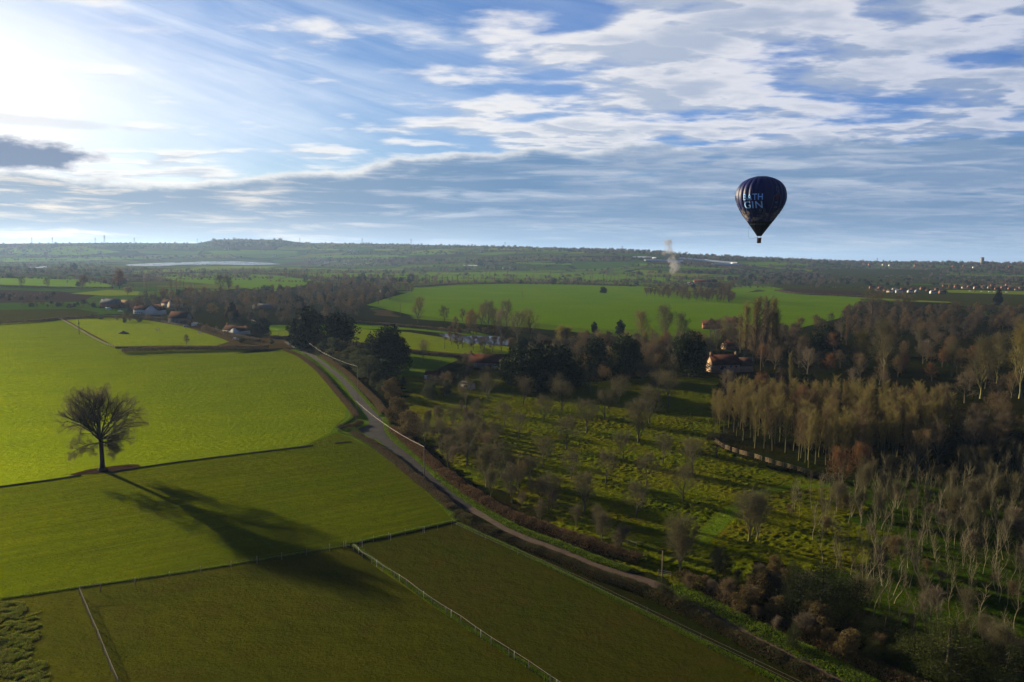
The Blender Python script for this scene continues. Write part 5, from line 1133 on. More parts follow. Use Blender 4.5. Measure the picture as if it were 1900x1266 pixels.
house(806, 704, 8.5, 4.6, 2.4, 1.5, -18, 'small white shed with red roof on the lawn edge', 'render_white', 'tile_red', [(-2.6, -2.3, 1.4, 'f', 0.8, 0.9)], (), -0.6, name='garden_shed', cat='shed')
house(868, 722, 6.0, 3.2, 2.5, 0.6, -35, 'small white outbuilding hidden among bare trees by the orchard', 'render_white', 'slate', [(0, -1.6, 1.5, 'f', 1.6, 0.9)], name='outbuilding', cat='outbuilding')
house(905, 682, 20, 8, 3.2, 4.0, -10, 'low house with dark red roof hidden behind bare trees', 'stone_grey', 'tile_red', [(-6, -4, 1.7, 'f', 1.2, 1.1), (0, -4, 1.7, 'f', 1.2, 1.1), (5, -4, 1.7, 'f', 1.2, 1.1)], [(-9.3, 0)], 2.4)
house(1322, 610, 17, 8, 3.5, 3.4, -8, 'red roofed barn behind the big conifer', 'brick', 'tile_red', [(-3, -5.5, 2.6, 'f', 1.5, 1.2)], name='barn', cat='barn')
house(1362, 606, 14, 8, 4.0, 3.8, -6, 'dark red barn half hidden by the tall poplars', 'stone_grey', 'tile_red', [(4, -5, 2.6, 'f', 1.5, 1.2)], name='barn', cat='barn')
house(1365, 648, 18, 8, 3.0, 3.2, 20, 'low red tiled outbuilding between farmhouse and poplars', 'stone', 'tile_red', [(3, -4, 1.6, 'f', 1.2, 1)], name='outbuilding', cat='outbuilding')
# left village
house(436, 619, 15, 9, 2.8, 3.4, -20, 'white bungalow with brown roof at the paddock corner', 'render_white', 'tile_brown', [(-5.5, -4.5, 1.6, 'f', 1.1, 1.1), (-3, -4.5, 1.6, 'f', 1.1, 1.1), (-0.6, -4.5, 1.6, 'f', 1.1, 1.1), (-7.5, -2, 1.6, 'l', 1.2, 1.1)], [(-7.0, 0)], wing=(12, 9, 2.8, 3.0, 7.0, -3.0), name='bungalow', cat='bungalow')
house(267, 583, 17, 8, 4.6, 3.6, -10, 'white cottage with brown roof and broad right gable', 'render_white', 'tile_brown', [(-6.5, -4, 1.6, 'f', 1.0, 1.3), (-4, -4, 1.6, 'f', 1.0, 1.3), (-1.5, -4, 1.6, 'f', 1.0, 1.3), (-6.5, -4, 3.9, 'f', 1.0, 1.0), (-4, -4, 3.9, 'f', 1.0, 1.0)], [(-8, 0), (1, 0)], 0.6, wing=(13, 14, 4.4, 5.2, 13.0, -1.0))
house(315, 571, 16, 8, 4.8, 4.0, -22, 'white gabled house with red brown roof behind the village cottages', 'render_cream', 'tile_brown', [(-5, -4, 1.8, 'f', 1.1, 1.2), (-2, -4, 1.8, 'f', 1.1, 1.2), (1, -4, 3.8, 'f', 1.1, 1.1)], [(-6.5, 0), (2, 0)], wing=(14, 8.5, 4.8, 4.4, 10.0, -2.0))
house(335, 599, 17, 9, 4.4, 5.0, -12, 'grey stone house with dark brown roof above the paddock', 'stone_grey', 'tile_brown', [(-5, -4.5, 1.6, 'f', 1.0, 1.2), (-2, -4.5, 1.6, 'f', 1.0, 1.2), (1.5, -4.5, 1.6, 'f', 1.0, 1.2), (-5, -4.5, 3.7, 'f', 1.0, 1.0), (1.5, -4.5, 3.7, 'f', 1.0, 1.0)], [(7.4, 0)], 4.0)
house(206, 571, 20, 9, 4.6, 4.6, -8, 'brick house with dark roof at the left end of the village', 'brick', 'slate', [(-7, -4.5, 2.0, 'f', 1.2, 1.3), (-3, -4.5, 2.0, 'f', 1.2, 1.3)], [(-9, 0), (4, 0)])
house(240, 571, 18, 10, 4.0, 4.0, -14, 'house with pale sandy roof left of the white cottage', 'brick', 'tile_sand', [(-5, -5, 2.0, 'f', 1.2, 1.2), (3, -5, 2.0, 'f', 1.2, 1.2)])
house(494, 574, 26, 12, 3.5, 2.2, -12, 'low grey barn roof deep in the village wood', 'stone_grey', 'slate', [(-5, -6, 1.8, 'f', 1.2, 1.2)], name='barn', cat='barn')
house(715, 543, 16, 9, 3, 2.0, 20, 'white roofed farm shed left of the vivid green field', 'render_white', 'slate', name='farm_shed', cat='shed')
house(1309, 529, 52, 16, 7, 6, -4, 'large red brick barn behind the field copse', 'brick', 'tile_red', [(-12, -8, 4, 'f', 2, 2)], name='barn', cat='barn')
house(1282, 529, 14, 9, 4, 2.5, -4, 'small white building left of the red brick barn', 'render_white', 'slate', [(-3, -4.5, 2, 'f', 1.2, 1.2)], name='outbuilding', cat='outbuilding')
# right village and far farms: one proto copied with its parts
PH = []
for k, (wl, rf) in enumerate([('render_cream', 'tile_brown'), ('brick', 'tile_brown'), ('render_white', 'slate'), ('brick', 'tile_red')]):
    PH.append(dict(wall=wl, roof=rf, label=['cream rendered house with brown roof', 'red brick house with brown roof', 'white house with grey slate roof', 'red brick house with red roof'][k]))
hp = {}
def copy_tree(o, parent=None):
    c = o.copy(); COL.objects.link(c); c.parent = parent
    for ch in [q for q in KIDS.get(o.name, [])]: copy_tree(ch, c)
    return c
KIDS = {}
def village(spots, where, group, hL=(10, 17)):
    tot = {}
    for q in spots: tot[q[2]] = tot.get(q[2], 0) + 1
    cnt = {}
    for px, py, k, rz in sorted(spots):
        cnt[k] = cnt.get(k, 0) + 1; g = G(px, py)
        lab = PH[k]['label'] + ' ' + where + ('' if tot[k] == 1 else ', %s from left' % ORD[min(19, cnt[k] - 1)])
        if k not in hp:
            o = house(px, py, 13, 8, 4.9, 3.6, rz, lab, PH[k]['wall'], PH[k]['roof'], [(-4, -4, 1.6, 'f', 1.3, 1.2), (3.6, -4, 1.6, 'f', 1.3, 1.2), (-4, -4, 3.8, 'f', 1.2, 1.1), (0, -4, 3.8, 'f', 1.2, 1.1), (3.6, -4, 3.8, 'f', 1.2, 1.1), (-6.5, 0, 3.8, 'l', 1.2, 1.1)], [(-5.8, 0)], 0.0)
            hp[k] = o
            def reg_k(p):
                ch = [q for q in COL.objects if q.parent == p]; KIDS[p.name] = ch
                for q in ch: reg_k(q)
            reg_k(o); o['group'] = group
        else:
            o = copy_tree(hp[k]); o.location = (g.x, g.y, gz(g.x, g.y)); o.rotation_euler = (0, 0, math.radians(rz)); tag(o, lab, 'house', group)
        s = (0.55 + 0.25 * random.random()) * max(1.0, g.y / 2300); o.scale = (s * 1.15, s, s)
village([(1628, 540, 0, -30), (1634, 537, 1, 10), (1643, 541, 1, -40), (1651, 543, 0, -60), (1660, 541, 2, 20), (1668, 544, 2, -15), (1676, 540, 1, 0), (1688, 543, 2, 30), (1694, 538, 3, -20), (1700, 543, 2, 60), (1712, 538, 3, 10), (1722, 541, 1, -30), (1731, 545, 2, 15), (1618, 536, 3, 0), (1738, 539, 3, 25), (1748, 545, 1, 0)], 'in the nearer right village', 'houses of the nearer right village')
village([(1752, 532, 3, 5), (1764, 533, 1, -10), (1775, 534, 3, 0), (1788, 536, 0, 15), (1800, 535, 1, 0), (1812, 537, 0, -5), (1826, 535, 1, 10), (1838, 537, 0, 0), (1850, 538, 3, -15), (1862, 536, 1, 0), (1874, 538, 3, 10), (1886, 539, 0, -30), (1895, 537, 1, 0), (1842, 532, 3, 0), (1822, 531, 1, 20), (1870, 531, 3, 0)], 'in the further right village', 'houses of the further right village')
village([(1605, 492.5, 3, 0), (1615, 493, 1, 10), (1640, 493, 2, 0), (1652, 494, 2, 20), (1700, 495, 3, 0), (1730, 495, 1, 0), (1770, 496, 3, 0), (1790, 496, 3, 10), (1808, 498, 2, 0), (1816, 497, 0, 0), (1848, 497, 3, 0), (1875, 498, 1, 0)], 'in the church village on the horizon', 'houses of the church village')
village([(575, 488, 3, 0), (588, 489, 0, 15), (606, 489, 2, 0), (640, 491, 2, 5), (650, 491.5, 0, 0), (674, 492, 0, 0), (905, 499, 3, 0), (921, 499, 0, 0), (935, 499, 2, 10), (948, 500, 2, 0)], 'on the road beyond the poplars', 'far farm houses')
village([(508, 476, 2, 0), (420, 463, 2, 0), (185, 470, 2, 0), (47, 471, 2, 0), (20, 470, 0, 0), (85, 472, 1, 0), (648, 466, 2, 0), (660, 468, 2, 0), (632, 467, 1, 0), (895, 468, 2, 0), (912, 467, 1, 0)], 'on the slope below the ridge', 'far farm houses below the ridge')

# ------------------------------------------------------------------ church, glasshouses, pylons
def church():
    g = G(1822, 491.5); g = Vector((g.x, g.y, gz(g.x, g.y))); root = link('church', None, loc=g); tag(root, 'grey church with square tower on the right horizon', 'church'); s = g.y / 1478.0
    tw, th = 4.2 * s, 13 * s; m = MB(); m.box((0, 0, th / 2 - 1), (tw, tw, th + 2)); m.box((0, 0, th * 0.55), (tw * 1.06, tw * 1.06, 0.4)); m.box((0, 0, th + 0.15), (tw * 1.08, tw * 1.08, 0.5)); m.build('tower', B_['stone_grey'], root)
    m = MB()
    for a in range(4):
        for k in (-1, -0.33, 0.33, 1):
            x, y = (k * tw * 0.46, tw * 0.48) if a % 2 == 0 else (tw * 0.48, k * tw * 0.46)
            if a > 1: x, y = -x, -y
            m.box((x, y, th + 1.1), (tw * 0.14, tw * 0.14, 1.6 + (1.2 if abs(k) == 1 else 0)))
    m.build('battlement', B_['stone_grey'], root)
    m = MB(); gable_box(m, 9 * s, 5 * s, 4 * s, 2.4 * s, 7 * s, 0); m.build('nave', B_['stone_grey'], root); m = MB(); roof_slabs(m, 9 * s, 5 * s, 4 * s, 2.4 * s, 7.3 * s, 0); m.build('roof', B_['slate'], root)
    m = MB(); m.box((0, -tw / 2 - 0.05, th * 0.78), (tw * 0.3, 0.12, th * 0.14)); m.build('window', B_['glass'], root)
church()
def tunnel(a, b, h, label, group, n=1, name='polytunnel'):
    """white growing tunnels: n half-round bays side by side between two picture points"""
    A, Bp = G(*a), G(*b); d = Bp - A; d.z = 0; L = d.length; d.normalize(); nr = Vector((-d.y, d.x, 0)); V = []; F = []; w = h * 2.0; K = 8; S = 12
    for q in range(n):
        for s_ in range(S + 1):
            c = A.lerp(Bp, s_ / S) + nr * (q * w * 1.02); z0 = gz(c.x, c.y)
            for k in range(K + 1):
                th = math.pi * k / K; p = c + nr * (math.cos(th) * w / 2); V.append((p.x, p.y, z0 + math.sin(th) * h))
        o = q * (S + 1) * (K + 1)
        F += [(o + s_ * (K + 1) + k, o + s_ * (K + 1) + k + 1, o + (s_ + 1) * (K + 1) + k + 1, o + (s_ + 1) * (K + 1) + k) for s_ in range(S) for k in range(K)]
        F += [tuple(o + k for k in range(K + 1)), tuple(o + S * (K + 1) + k for k in range(K + 1))[::-1]]
    return tag(link(name, new_mesh(name, V, F, B_['polythene'])), label, 'polytunnel', group)
for i, (a, b, h, n) in enumerate([((1174, 478), (1213, 480), 5, 3), ((1197, 484), (1268, 486), 5, 2), ((1260, 481), (1310, 485), 6, 4), ((1300, 484), (1360, 489.5), 6, 4), ((1321, 491), (1374, 492.5), 5, 1), ((1240, 487), (1262, 488), 5, 1)]):
    tunnel(a, b, h, ['long white polytunnels furthest left on the far slope', 'white polytunnels just left of the smoke', 'bright white polytunnels just right of the smoke', 'broad white polytunnels sloping down to the right', 'thin white polytunnel below the broad ones', 'short white polytunnel at the foot of the smoke'][i], 'white polytunnels on the far slope', n)
tunnel((1538, 506), (1556, 503), 4, 'pale polytunnel furthest left beside the right road', 'polytunnels by the right village', 1); tunnel((1564, 506), (1582, 503), 4, 'pale polytunnel just right of its twin', 'polytunnels by the right village', 1)
tunnel((860, 493.5), (885, 494), 4, 'pale far polytunnel beyond the poplars', 'polytunnels by the right village', 1)
def pylon(px, hpx, label, ridge=True, py=None):
    if py is None:
        R = float(np.interp(px, RT[:, 0], RT[:, 2])) * 0.985; x = (px - 950) / 1478.0 * R; y = R
    else: g = G(px, py); x, y = g.x, g.y
    z = gz(x, y); h = hpx * y / 1478.0; m = MB(); w0, w1 = h * 0.11, h * 0.02; r = max(0.28, h * 0.008)
    cs = lambda t: [(sx * (w0 + (w1 - w0) * t), sy * (w0 + (w1 - w0) * t), h * t) for sx, sy in ((-1, -1), (1, -1), (1, 1), (-1, 1))]
    T = [0, 0.22, 0.42, 0.6, 0.75, 0.88, 1.0]
    for a, b in zip(T, T[1:]):
        A, Bq = cs(a), cs(b)
        for i in range(4): m.bar(A[i], Bq[i], r, 4); m.bar(A[i], Bq[(i + 1) % 4], r * 0.6, 3); m.bar(Bq[i], Bq[(i + 1) % 4], r * 0.6, 3)
    o = link('pylon', None, loc=(x, y, z)); m.build('lattice_tower', B_['steel'], o)
    for t in (0.68, 0.80, 0.92):
        c = MB(); a = h * (0.16 if t != 0.8 else 0.2); c.bar((-a, 0, h * t), (a, 0, h * t), r, 4); c.bar((-a, 0, h * t), (0, 0, h * (t + 0.05)), r * 0.7, 3); c.bar((a, 0, h * t), (0, 0, h * (t + 0.05)), r * 0.7, 3); c.build('crossarm', B_['steel'], o)
    tag(o, label, 'pylon', 'pylons on the ridge')
for px, hp_, lb in [(63, 11, 'steel pylon furthest left on the ridge'), (101, 11, 'second steel pylon from the left on the ridge'), (180, 10, 'short steel pylon left of the tallest one on the ridge'), (197, 14, 'tallest steel pylon on the left ridge'), (252, 10, 'steel pylon between the tallest one and the wooded hill'), (368, 9, 'steel pylon just left of the wooded hill'),
                    (557, 9, 'steel pylon just right of the wooded hill'), (672, 11, 'steel pylon above the middle of the far river plain'), (762, 11, 'steel pylon right of the small ridge wood'), (935, 9, 'steel pylon on the middle ridge'), (1151, 9, 'steel pylon left of the smoke'), (1622, 8, 'steel pylon on the right horizon')]: pylon(px, hp_, lb)
pylon(486, 13, 'steel pylon standing beyond the flood water', py=471)

# ------------------------------------------------------------------ poles and cables
def pole(px, py, top, label, r=0.13, arm=True, box=False, mat_='creosote'):
    g = G(px, py); h = metres(py - top, g.y) * 1.0; o = link('utility_pole', None, loc=(g.x, g.y, gz(g.x, g.y)))
    m = MB(); m.bar((0, 0, -0.3), (0, 0, h), r, 8, r * 0.75); m.build('post', B_[mat_], o)
    if arm: m = MB(); m.box((0, -r, h - 0.35), (1.5, 0.12, 0.14), 0.5); [m.bar((k * math.cos(.5), k * math.sin(.5) - r, h - 0.3), (k * math.cos(.5), k * math.sin(.5) - r, h - 0.08), 0.05, 6) for k in (-.65, 0, .65)]; m.build('crossarm', B_['wood_rail' if arm == 'pale' else 'wood_post'], o)
    if box: m = MB(); m.box((0.3, -0.35, h * 0.72), (0.8, 0.6, 1.1)); m.bar((0.3, -0.35, h * 0.78), (0.3, -0.35, h * 0.85), 0.12, 6); m.build('transformer', B_['steel'], o)
    tag(o, label, 'utility pole', 'utility poles'); return Vector((g.x, g.y, gz(g.x, g.y) + h - 0.1))
p1_ = pole(787, 886, 826, 'bare wooden utility pole beside the lower lane', arm=None, mat_='wood_post'); p2_ = pole(661, 794, 742, 'dark utility pole in the hedge corner at the fork', arm=None); p3_ = pole(664, 742, 678, 'pale utility pole on the far side of the upper lane', arm=None, mat_='wood_post')
p4_ = pole(962.5, 926, 837, 'dark pole with a pale crossarm in the orchard front', 0.12, 'pale'); p5_ = pole(1228, 1080, 1018, 'short wooden pole by the white gate and dirt track', 0.12, None, mat_='wood_rail')
p6_ = pole(574, 642, 616, 'thin utility pole beside the tall conifers', 0.12, None); p7_ = pole(548, 650, 634, 'short thin pole at the lane junction', 0.1, None); pole(529, 634, 612, 'thin pole behind the lane junction', 0.12, None); p8_ = pole(517, 630, 612, 'thin pole furthest left behind the lane junction', 0.12, None)
pole(969, 553, 533, 'thin utility pole alone in the vivid green field', 0.2, None); pole(147, 621, 592, 'utility pole with a transformer beside the fenced paddock', 0.22, None, True); pole(825, 647, 628, 'thin utility pole standing in the yellow meadow', 0.14, None)
pole(743, 585, 562, 'thin utility pole left of the vivid green field', 0.2, None); pole(1411, 688, 650, 'pale utility pole right of the stone farmhouse', 0.15, None, mat_='wood_rail'); p9_ = pole(467, 612, 592, 'thin utility pole right of the white bungalow', 0.14, None)
def cable(a, b, sag, label, r=0.03, m='wire'):
    mb = MB(); N = 14; P = [a.lerp(b, k / N) - Vector((0, 0, sag * 4 * (k / N) * (1 - k / N))) for k in range(N + 1)]
    mb.path(P, r)
    tag(mb.build('overhead_cable', B_[m]), label, 'cable', 'overhead cables')
cable(p1_, p2_, 1.2, 'sunlit cable from the lower lane pole to the hedge corner pole', 0.03, 'tape'); cable(p3_, p6_ + Vector((14, -55, -1)), 1.6, 'cable rising from the upper lane pole towards the shrubs', 0.022, 'tape'); cable(p1_, p4_ + Vector((-12, 8, -3)), 1.4, 'faint cable from the lower lane pole into the orchard', 0.010)
cable(p4_ - Vector((0, 0, 6.2)), p5_, 1.0, 'faint cable from the orchard pole to the gate pole', 0.010); cable(p9_, p8_, 1.5, 'pale cable sagging between the bungalow pole and the junction', 0.04, 'tape')

# ------------------------------------------------------------------ fences
def fence(name, pts, h, label, posts=None, spacing=3.0, rails=(), rail_mat='wood_rail', rail_r=0.05, post_mat='wood_post', post_r=0.07, post_h=None, net=False, flat=False, group=None, whites=()):
    P = [G(*p) for p in pts]; root = link(name, None, loc=(P[0].x, P[0].y, 0)); O = Vector((P[0].x, P[0].y, 0)); post_h = post_h or h
    if posts is None:
        Q = []
        for a, b in zip(P, P[1:]):
            n = max(1, round((b - a).length / spacing)); Q += [a.lerp(b, k / n) for k in range(n)]
        Q.append(P[-1])
    else: Q = [G(*p) for p in posts]
    Q = Q[:100]
    for q in Q:
        m = MB(); lean = Vector((random.uniform(-.04, .04), random.uniform(-.04, .04), 0)); b = q - O; b.z = gz(q.x, q.y); m.bar(b - Vector((0, 0, .2)), b + lean + Vector((0, 0, post_h * random.uniform(0.97, 1.05))), post_r, 6); m.build('post', B_[post_mat], root)
    for q in whites:
        q = G(*q); m = MB(); b = q - O; b.z = gz(q.x, q.y); m.bar(b, b + Vector((0, 0, h * 1.02)), 0.035, 6); m.build('white_post', B_['frame'], root)
    for k, z in enumerate(rails):
        m = MB(); run = []
        for a, b in zip(P, P[1:]):
            n = max(1, int((b - a).length / 3.0))
            for j in range(n):
                u, v = a.lerp(b, j / n) - O, a.lerp(b, (j + 1) / n) - O; u.z = gz(u.x + O.x, u.y + O.y) + z; v.z = gz(v.x + O.x, v.y + O.y) + z + random.uniform(-.02, .02)
                if flat:
                    c = (u + v) / 2; d = v - u; m.box(c, (d.length * 0.995, 0.05, rail_r * 2), math.atan2(d.y, d.x))
                else: run += [u] if not run or (run[-1] - u).length > 0.3 else []; run += [v]
        if run: m.path(run, rail_r)
        m.build('rail' if rail_mat in ('wood_rail', 'wood_post') else 'strand', B_[rail_mat], root)
    if net:
        m = MB(); r = 0.007
        for a, b in zip(P, P[1:]):
            d = b - a; n = max(1, int(d.length / 0.30))
            for j in range(n + 1): u = a + d * (j / n) - O; m.bar((u.x, u.y, 0.05), (u.x, u.y, h * 0.93), r, 3)
            for z in np.linspace(0.1, h * 0.93, 8): m.bar((a.x - O.x, a.y - O.y, z), (b.x - O.x, b.y - O.y, z), r, 3)
        m.build('netting', B_['wire'], root)
    tag(root, label, 'fence', group); return root
fence('netting_fence', [(147.5, 1104), (153, 1118), (162, 1139), (171, 1161), (182, 1186), (193, 1214), (205, 1244), (220, 1279)], 1.5, 'wooden post fence with grey wire netting at the bottom left', posts=[(147.5, 1104), (153, 1118), (162, 1139), (171, 1161), (182, 1186), (193, 1214), (205, 1244), (218, 1275)], rails=(1.42,), rail_mat='wood_post', rail_r=0.035, net=True, post_r=0.085)
fence('post_fence', [(147.5, 1103), (187, 1099)], 1.5, 'short top rail joining the corner posts at the bottom left', posts=[(187, 1099)], rails=(1.42,), rail_mat='wood_post', rail_r=0.05, post_r=0.085)
fence('wire_fence', [(187, 1098), (251, 1087), (315, 1076), (373, 1065), (429, 1055), (477, 1046), (523, 1039), (569, 1031), (612, 1023), (640, 1018)], 1.5, 'row of dark wooden posts with thin wires crossing the fields', posts=[(251, 1087), (315, 1076), (373, 1065), (429, 1055), (477, 1046), (523, 1039), (569, 1031), (612, 1023), (638, 1018), (642, 1017)], rails=(0.5, 0.95, 1.35), rail_mat='wire', rail_r=0.009, post_r=0.085)
CP = [(656, 1021), (672, 1036), (690, 1046), (710, 1061), (732, 1074), (754, 1088), (777, 1106), (801, 1123), (827, 1140), (855, 1157), (882, 1177), (911, 1197), (944, 1218), (981, 1242), (1021, 1270), (1060, 1296)]
fence('tape_fence', CP, 1.35, 'post fence with a pale electric tape dividing the two paddocks', posts=CP, rails=(1.3,), rail_mat='tape', rail_r=0.026, post_r=0.07, whites=[(665, 1027), (699, 1052), (741, 1079), (786, 1111), (837, 1146), (892, 1184), (954, 1224), (1033, 1278)])
m_ = COL.objects[-1]
fence('post_fence', [(656, 1018), (693, 1004), (752, 991), (812, 980), (840, 975)], 1.4, 'thin posts along the mound at the top of the brown paddock', posts=[(668, 1012), (693, 1006), (721, 1000), (752, 993), (784, 990), (812, 984), (838, 979)], rails=(1.2,), rail_mat='wire', rail_r=0.009, post_r=0.05, whites=[(672, 1016), (725, 1003), (787, 989)])
fence('white_wire_fence', [(842, 976), (900, 1003), (960, 1030), (1030, 1061), (1100, 1093), (1200, 1141), (1300, 1190), (1400, 1238), (1500, 1287)], 1.25, 'thin white electric wires following the track hedge', spacing=9, rails=(0.65, 1.2), rail_mat='tape', rail_r=0.010, post_mat='wood_post', post_r=0.025)
fence('rail_fence', [(1326, 821), (1332, 826), (1345, 834), (1372, 843.5), (1400, 851), (1440, 864), (1480, 875), (1520, 887), (1542, 894)], 1.5, 'pale four-bar rail fence curving round the copse', spacing=2.7, rails=(0.35, 0.70, 1.05, 1.40), rail_mat='wood_rail', rail_r=0.038, post_mat='wood_rail', flat=True)
fence('rail_fence', [(110, 592), (128, 602), (150, 615), (175, 630), (195, 640), (213, 646)], 1.6, 'pale post and rail fence on the left side of the far paddock', spacing=6, rails=(0.6, 1.4), rail_mat='wood_rail', rail_r=0.06, post_mat='wood_rail', post_r=0.12)
fence('rail_fence', [(208, 589), (260, 593), (300, 598), (345, 607)], 1.5, 'dark post and rail fence behind the far paddock', spacing=8, rails=(0.7, 1.4), rail_mat='wood_post', rail_r=0.07, post_r=0.12)
fence('post_fence', [(185, 618), (230, 615), (290, 614), (345, 612)], 1.6, 'thin dark posts across the middle of the far paddock', spacing=16, rails=(1.4,), rail_mat='wire', rail_r=0.012, post_r=0.11)
fence('post_fence', [(222, 643), (260, 643), (300, 642), (350, 640), (402, 638)], 1.6, 'thin posts along the front of the far paddock', spacing=14, rails=(1.4,), rail_mat='wire', rail_r=0.012, post_r=0.11)
fence('field_gate', [(1221, 1068), (1245, 1072)], 1.2, 'white barred gate beside the short pole at the track', posts=[(1221, 1068), (1245, 1072)], rails=(0.35, 0.7, 1.1), rail_mat='tape', rail_r=0.04)
fence('field_gate', [(1164, 1012), (1181, 1017)], 1.2, 'small pale gate in the hedge above the track', posts=[(1164, 1012), (1181, 1017)], rails=(0.5, 1.1), rail_mat='tape', rail_r=0.05)
# soil heap, horses, vehicles
def heap():
    g = G(229, 619); V = []; F = []; N, K = 28, 8; s = metres(11, g.y)
    for k in range(K + 1):
        for i in range(N):
            th = i / N * 6.283; r = s * (1 - (k / K)) * (1 + 0.15 * (vnoise(math.cos(th) * 2 + 5, math.sin(th) * 2 + k * 0.5) - 0.5)); V.append((g.x + math.cos(th) * r, g.y + math.sin(th) * r * 0.7, -0.05 + metres(5, g.y) * (k / K) ** 0.8 * (0.92 + 0.16 * vnoise(i * 0.7, k * 0.9))))
    F = [(k * N + i, k * N + (i + 1) % N, (k + 1) * N + (i + 1) % N, (k + 1) * N + i) for k in range(K) for i in range(N)]
    tag(link('soil_heap', new_mesh('soil_heap', V, F, plain('heap soil', (0.045, 0.032, 0.024), 0.95, 0.4, 1.5), smooth_=True)), 'dark brown soil heap in the far paddock', 'soil heap')
heap()
def horse(px, py, rz, head_down, coat, label):
    """one continuous skinned body: barrel, neck, head, tail, four jointed legs"""
    zh = (1.45, 1.55, 1.75, 1.95) if not head_down else (1.4, 1.25, 0.85, 0.25)
    V = [(-0.55, 0, 1.22), (0.0, 0, 1.18), (0.55, 0, 1.28), (0.85, 0, zh[0]), (1.05, 0, zh[1] if head_down else 1.65), (1.2, 0, zh[2] if head_down else 1.95), (1.55 if not head_down else 1.45, 0, 1.72 if not head_down else 0.12), (-0.85, 0, 1.25), (-1.0, 0, 0.75)]
    E = [(0, 1), (1, 2), (2, 3), (3, 4), (4, 5), (5, 6), (0, 7), (7, 8)]; R = [.36, .38, .34, .22, .16, .14, .08, .10, .05]
    for sx, root_ in ((0.55, 2), (-0.55, 0)):
        for sy in (-0.17, 0.17):
            i = len(V)
            if sx > 0: L = [(sx, sy, 0.85), (sx + .04, sy, 0.48), (sx, sy, 0.08), (sx + .06, sy, 0.02)]
            else: L = [(sx + .10, sy, 0.85), (sx - .14, sy, 0.52), (sx - .06, sy, 0.08), (sx, sy, 0.02)]
            V += L; E += [(root_, i), (i, i + 1), (i + 1, i + 2), (i + 2, i + 3)]; R += [.15, .075, .05, .06]
    me = bpy.data.meshes.new('horse'); me.from_pydata(V, E, []); o = link('horse', me); sk = o.modifiers.new('skin', 'SKIN')
    for v, r in zip(me.skin_vertices[0].data, R): v.radius = (r, r * (0.75 if r > 0.3 else 0.9))
    me.skin_vertices[0].data[0].use_root = True; o.modifiers.new('sub', 'SUBSURF').levels = 1; o.modifiers['sub'].render_levels = 1
    me.materials.append(coat); g = G(px, py); o.location = (g.x, g.y, 0); o.rotation_euler = (0, 0, math.radians(rz)); o.scale = (1.15,) * 3; tag(o, label, 'horse')
bay = plain('bay coat', (0.05, 0.025, 0.018), 0.6); grey = plain('grey coat', (0.5, 0.48, 0.44), 0.7)
horse(348, 634, 10, True, bay, 'dark bay horse grazing by the small bare tree in the paddock'); horse(292, 614, -20, True, grey, 'pale horse grazing in the middle of the far paddock'); horse(370, 620, 40, True, grey, 'pale horse grazing near the village hedge')
def vehicle(px, py, rz, L, W, Hh, col, label, name='parked_car', cat='car', van=False):
    g = G(px, py); o = link(name, None, loc=(g.x, g.y, gz(g.x, g.y))); o.rotation_euler = (0, 0, math.radians(rz)); a, b = L / 2, W / 2
    prof = [(-a, .35), (-a, .75), (-a * .93, .95), (-a * .75, Hh * .97), (a * .25, Hh), (a * .50, .98), (a * .95, .82), (a, .6), (a, .35)] if not van else [(-a, .4), (-a, Hh * .95), (-a * .97, Hh), (a * .55, Hh), (a * .78, 1.15), (a * .97, .95), (a, .4)]
    n = len(prof); V = [(x, -b, z) for x, z in prof] + [(x, b, z) for x, z in prof]; F = [(i, (i + 1) % n, n + (i + 1) % n, n + i)[::-1] for i in range(n)] + [tuple(range(n))[::-1], tuple(range(n, 2 * n))]
    body = MB(); body.add(V, F); body.build('body', plain(name + ' paint', col, 0.3, 0.05, spec=0.5), o)
    gl = MB(); gl.box((-a * .2 if not van else a * .45, 0, Hh * .82), (L * .42 if not van else L * .12, W + 0.02, Hh * .2)); gl.build('window', B_['glass'], o)
    for x in (-a * .62, a * .62):
        for y in (-b * .92, b * .92): w_ = MB(); w_.bar((x, y - .1, .33), (x, y + .1, .33), .33, 12); w_.build('wheel', plain('tyre', (.02, .02, .02), .9), o)
    tag(o, label, cat)
vehicle(366, 606, -8, 9, 2.5, 2.9, (.7, .68, .62), 'long pale horsebox parked beside the village hedge', 'horsebox', 'horsebox', True); vehicle(346, 607, 20, 4.3, 1.8, 1.5, (.12, .16, .25), 'dark blue car parked left of the long horsebox'); vehicle(438, 631, -10, 4.2, 1.8, 1.5, (.7, .7, .7), 'white car parked below the white bungalow')
vehicle(223, 579, 0, 4.2, 1.8, 1.5, (.65, .68, .7), 'pale car parked by the sandy roofed house'); vehicle(202, 575, 30, 5, 2, 2.2, (.6, .65, .7), 'pale van parked by the brick house', 'parked_van', 'van', True)
for i, px in enumerate([1800, 1808, 1822, 1836, 1846, 1858, 1868]): vehicle(px, 541 + (px - 1800) * 0.03, random.uniform(-10, 10), 4.4, 1.8, 1.5, random.choice([(.7, .7, .72), (.5, .55, .6), (.3, .05, .04)]), 'parked car at the edge of the right village, %s from the left' % ORD[i])

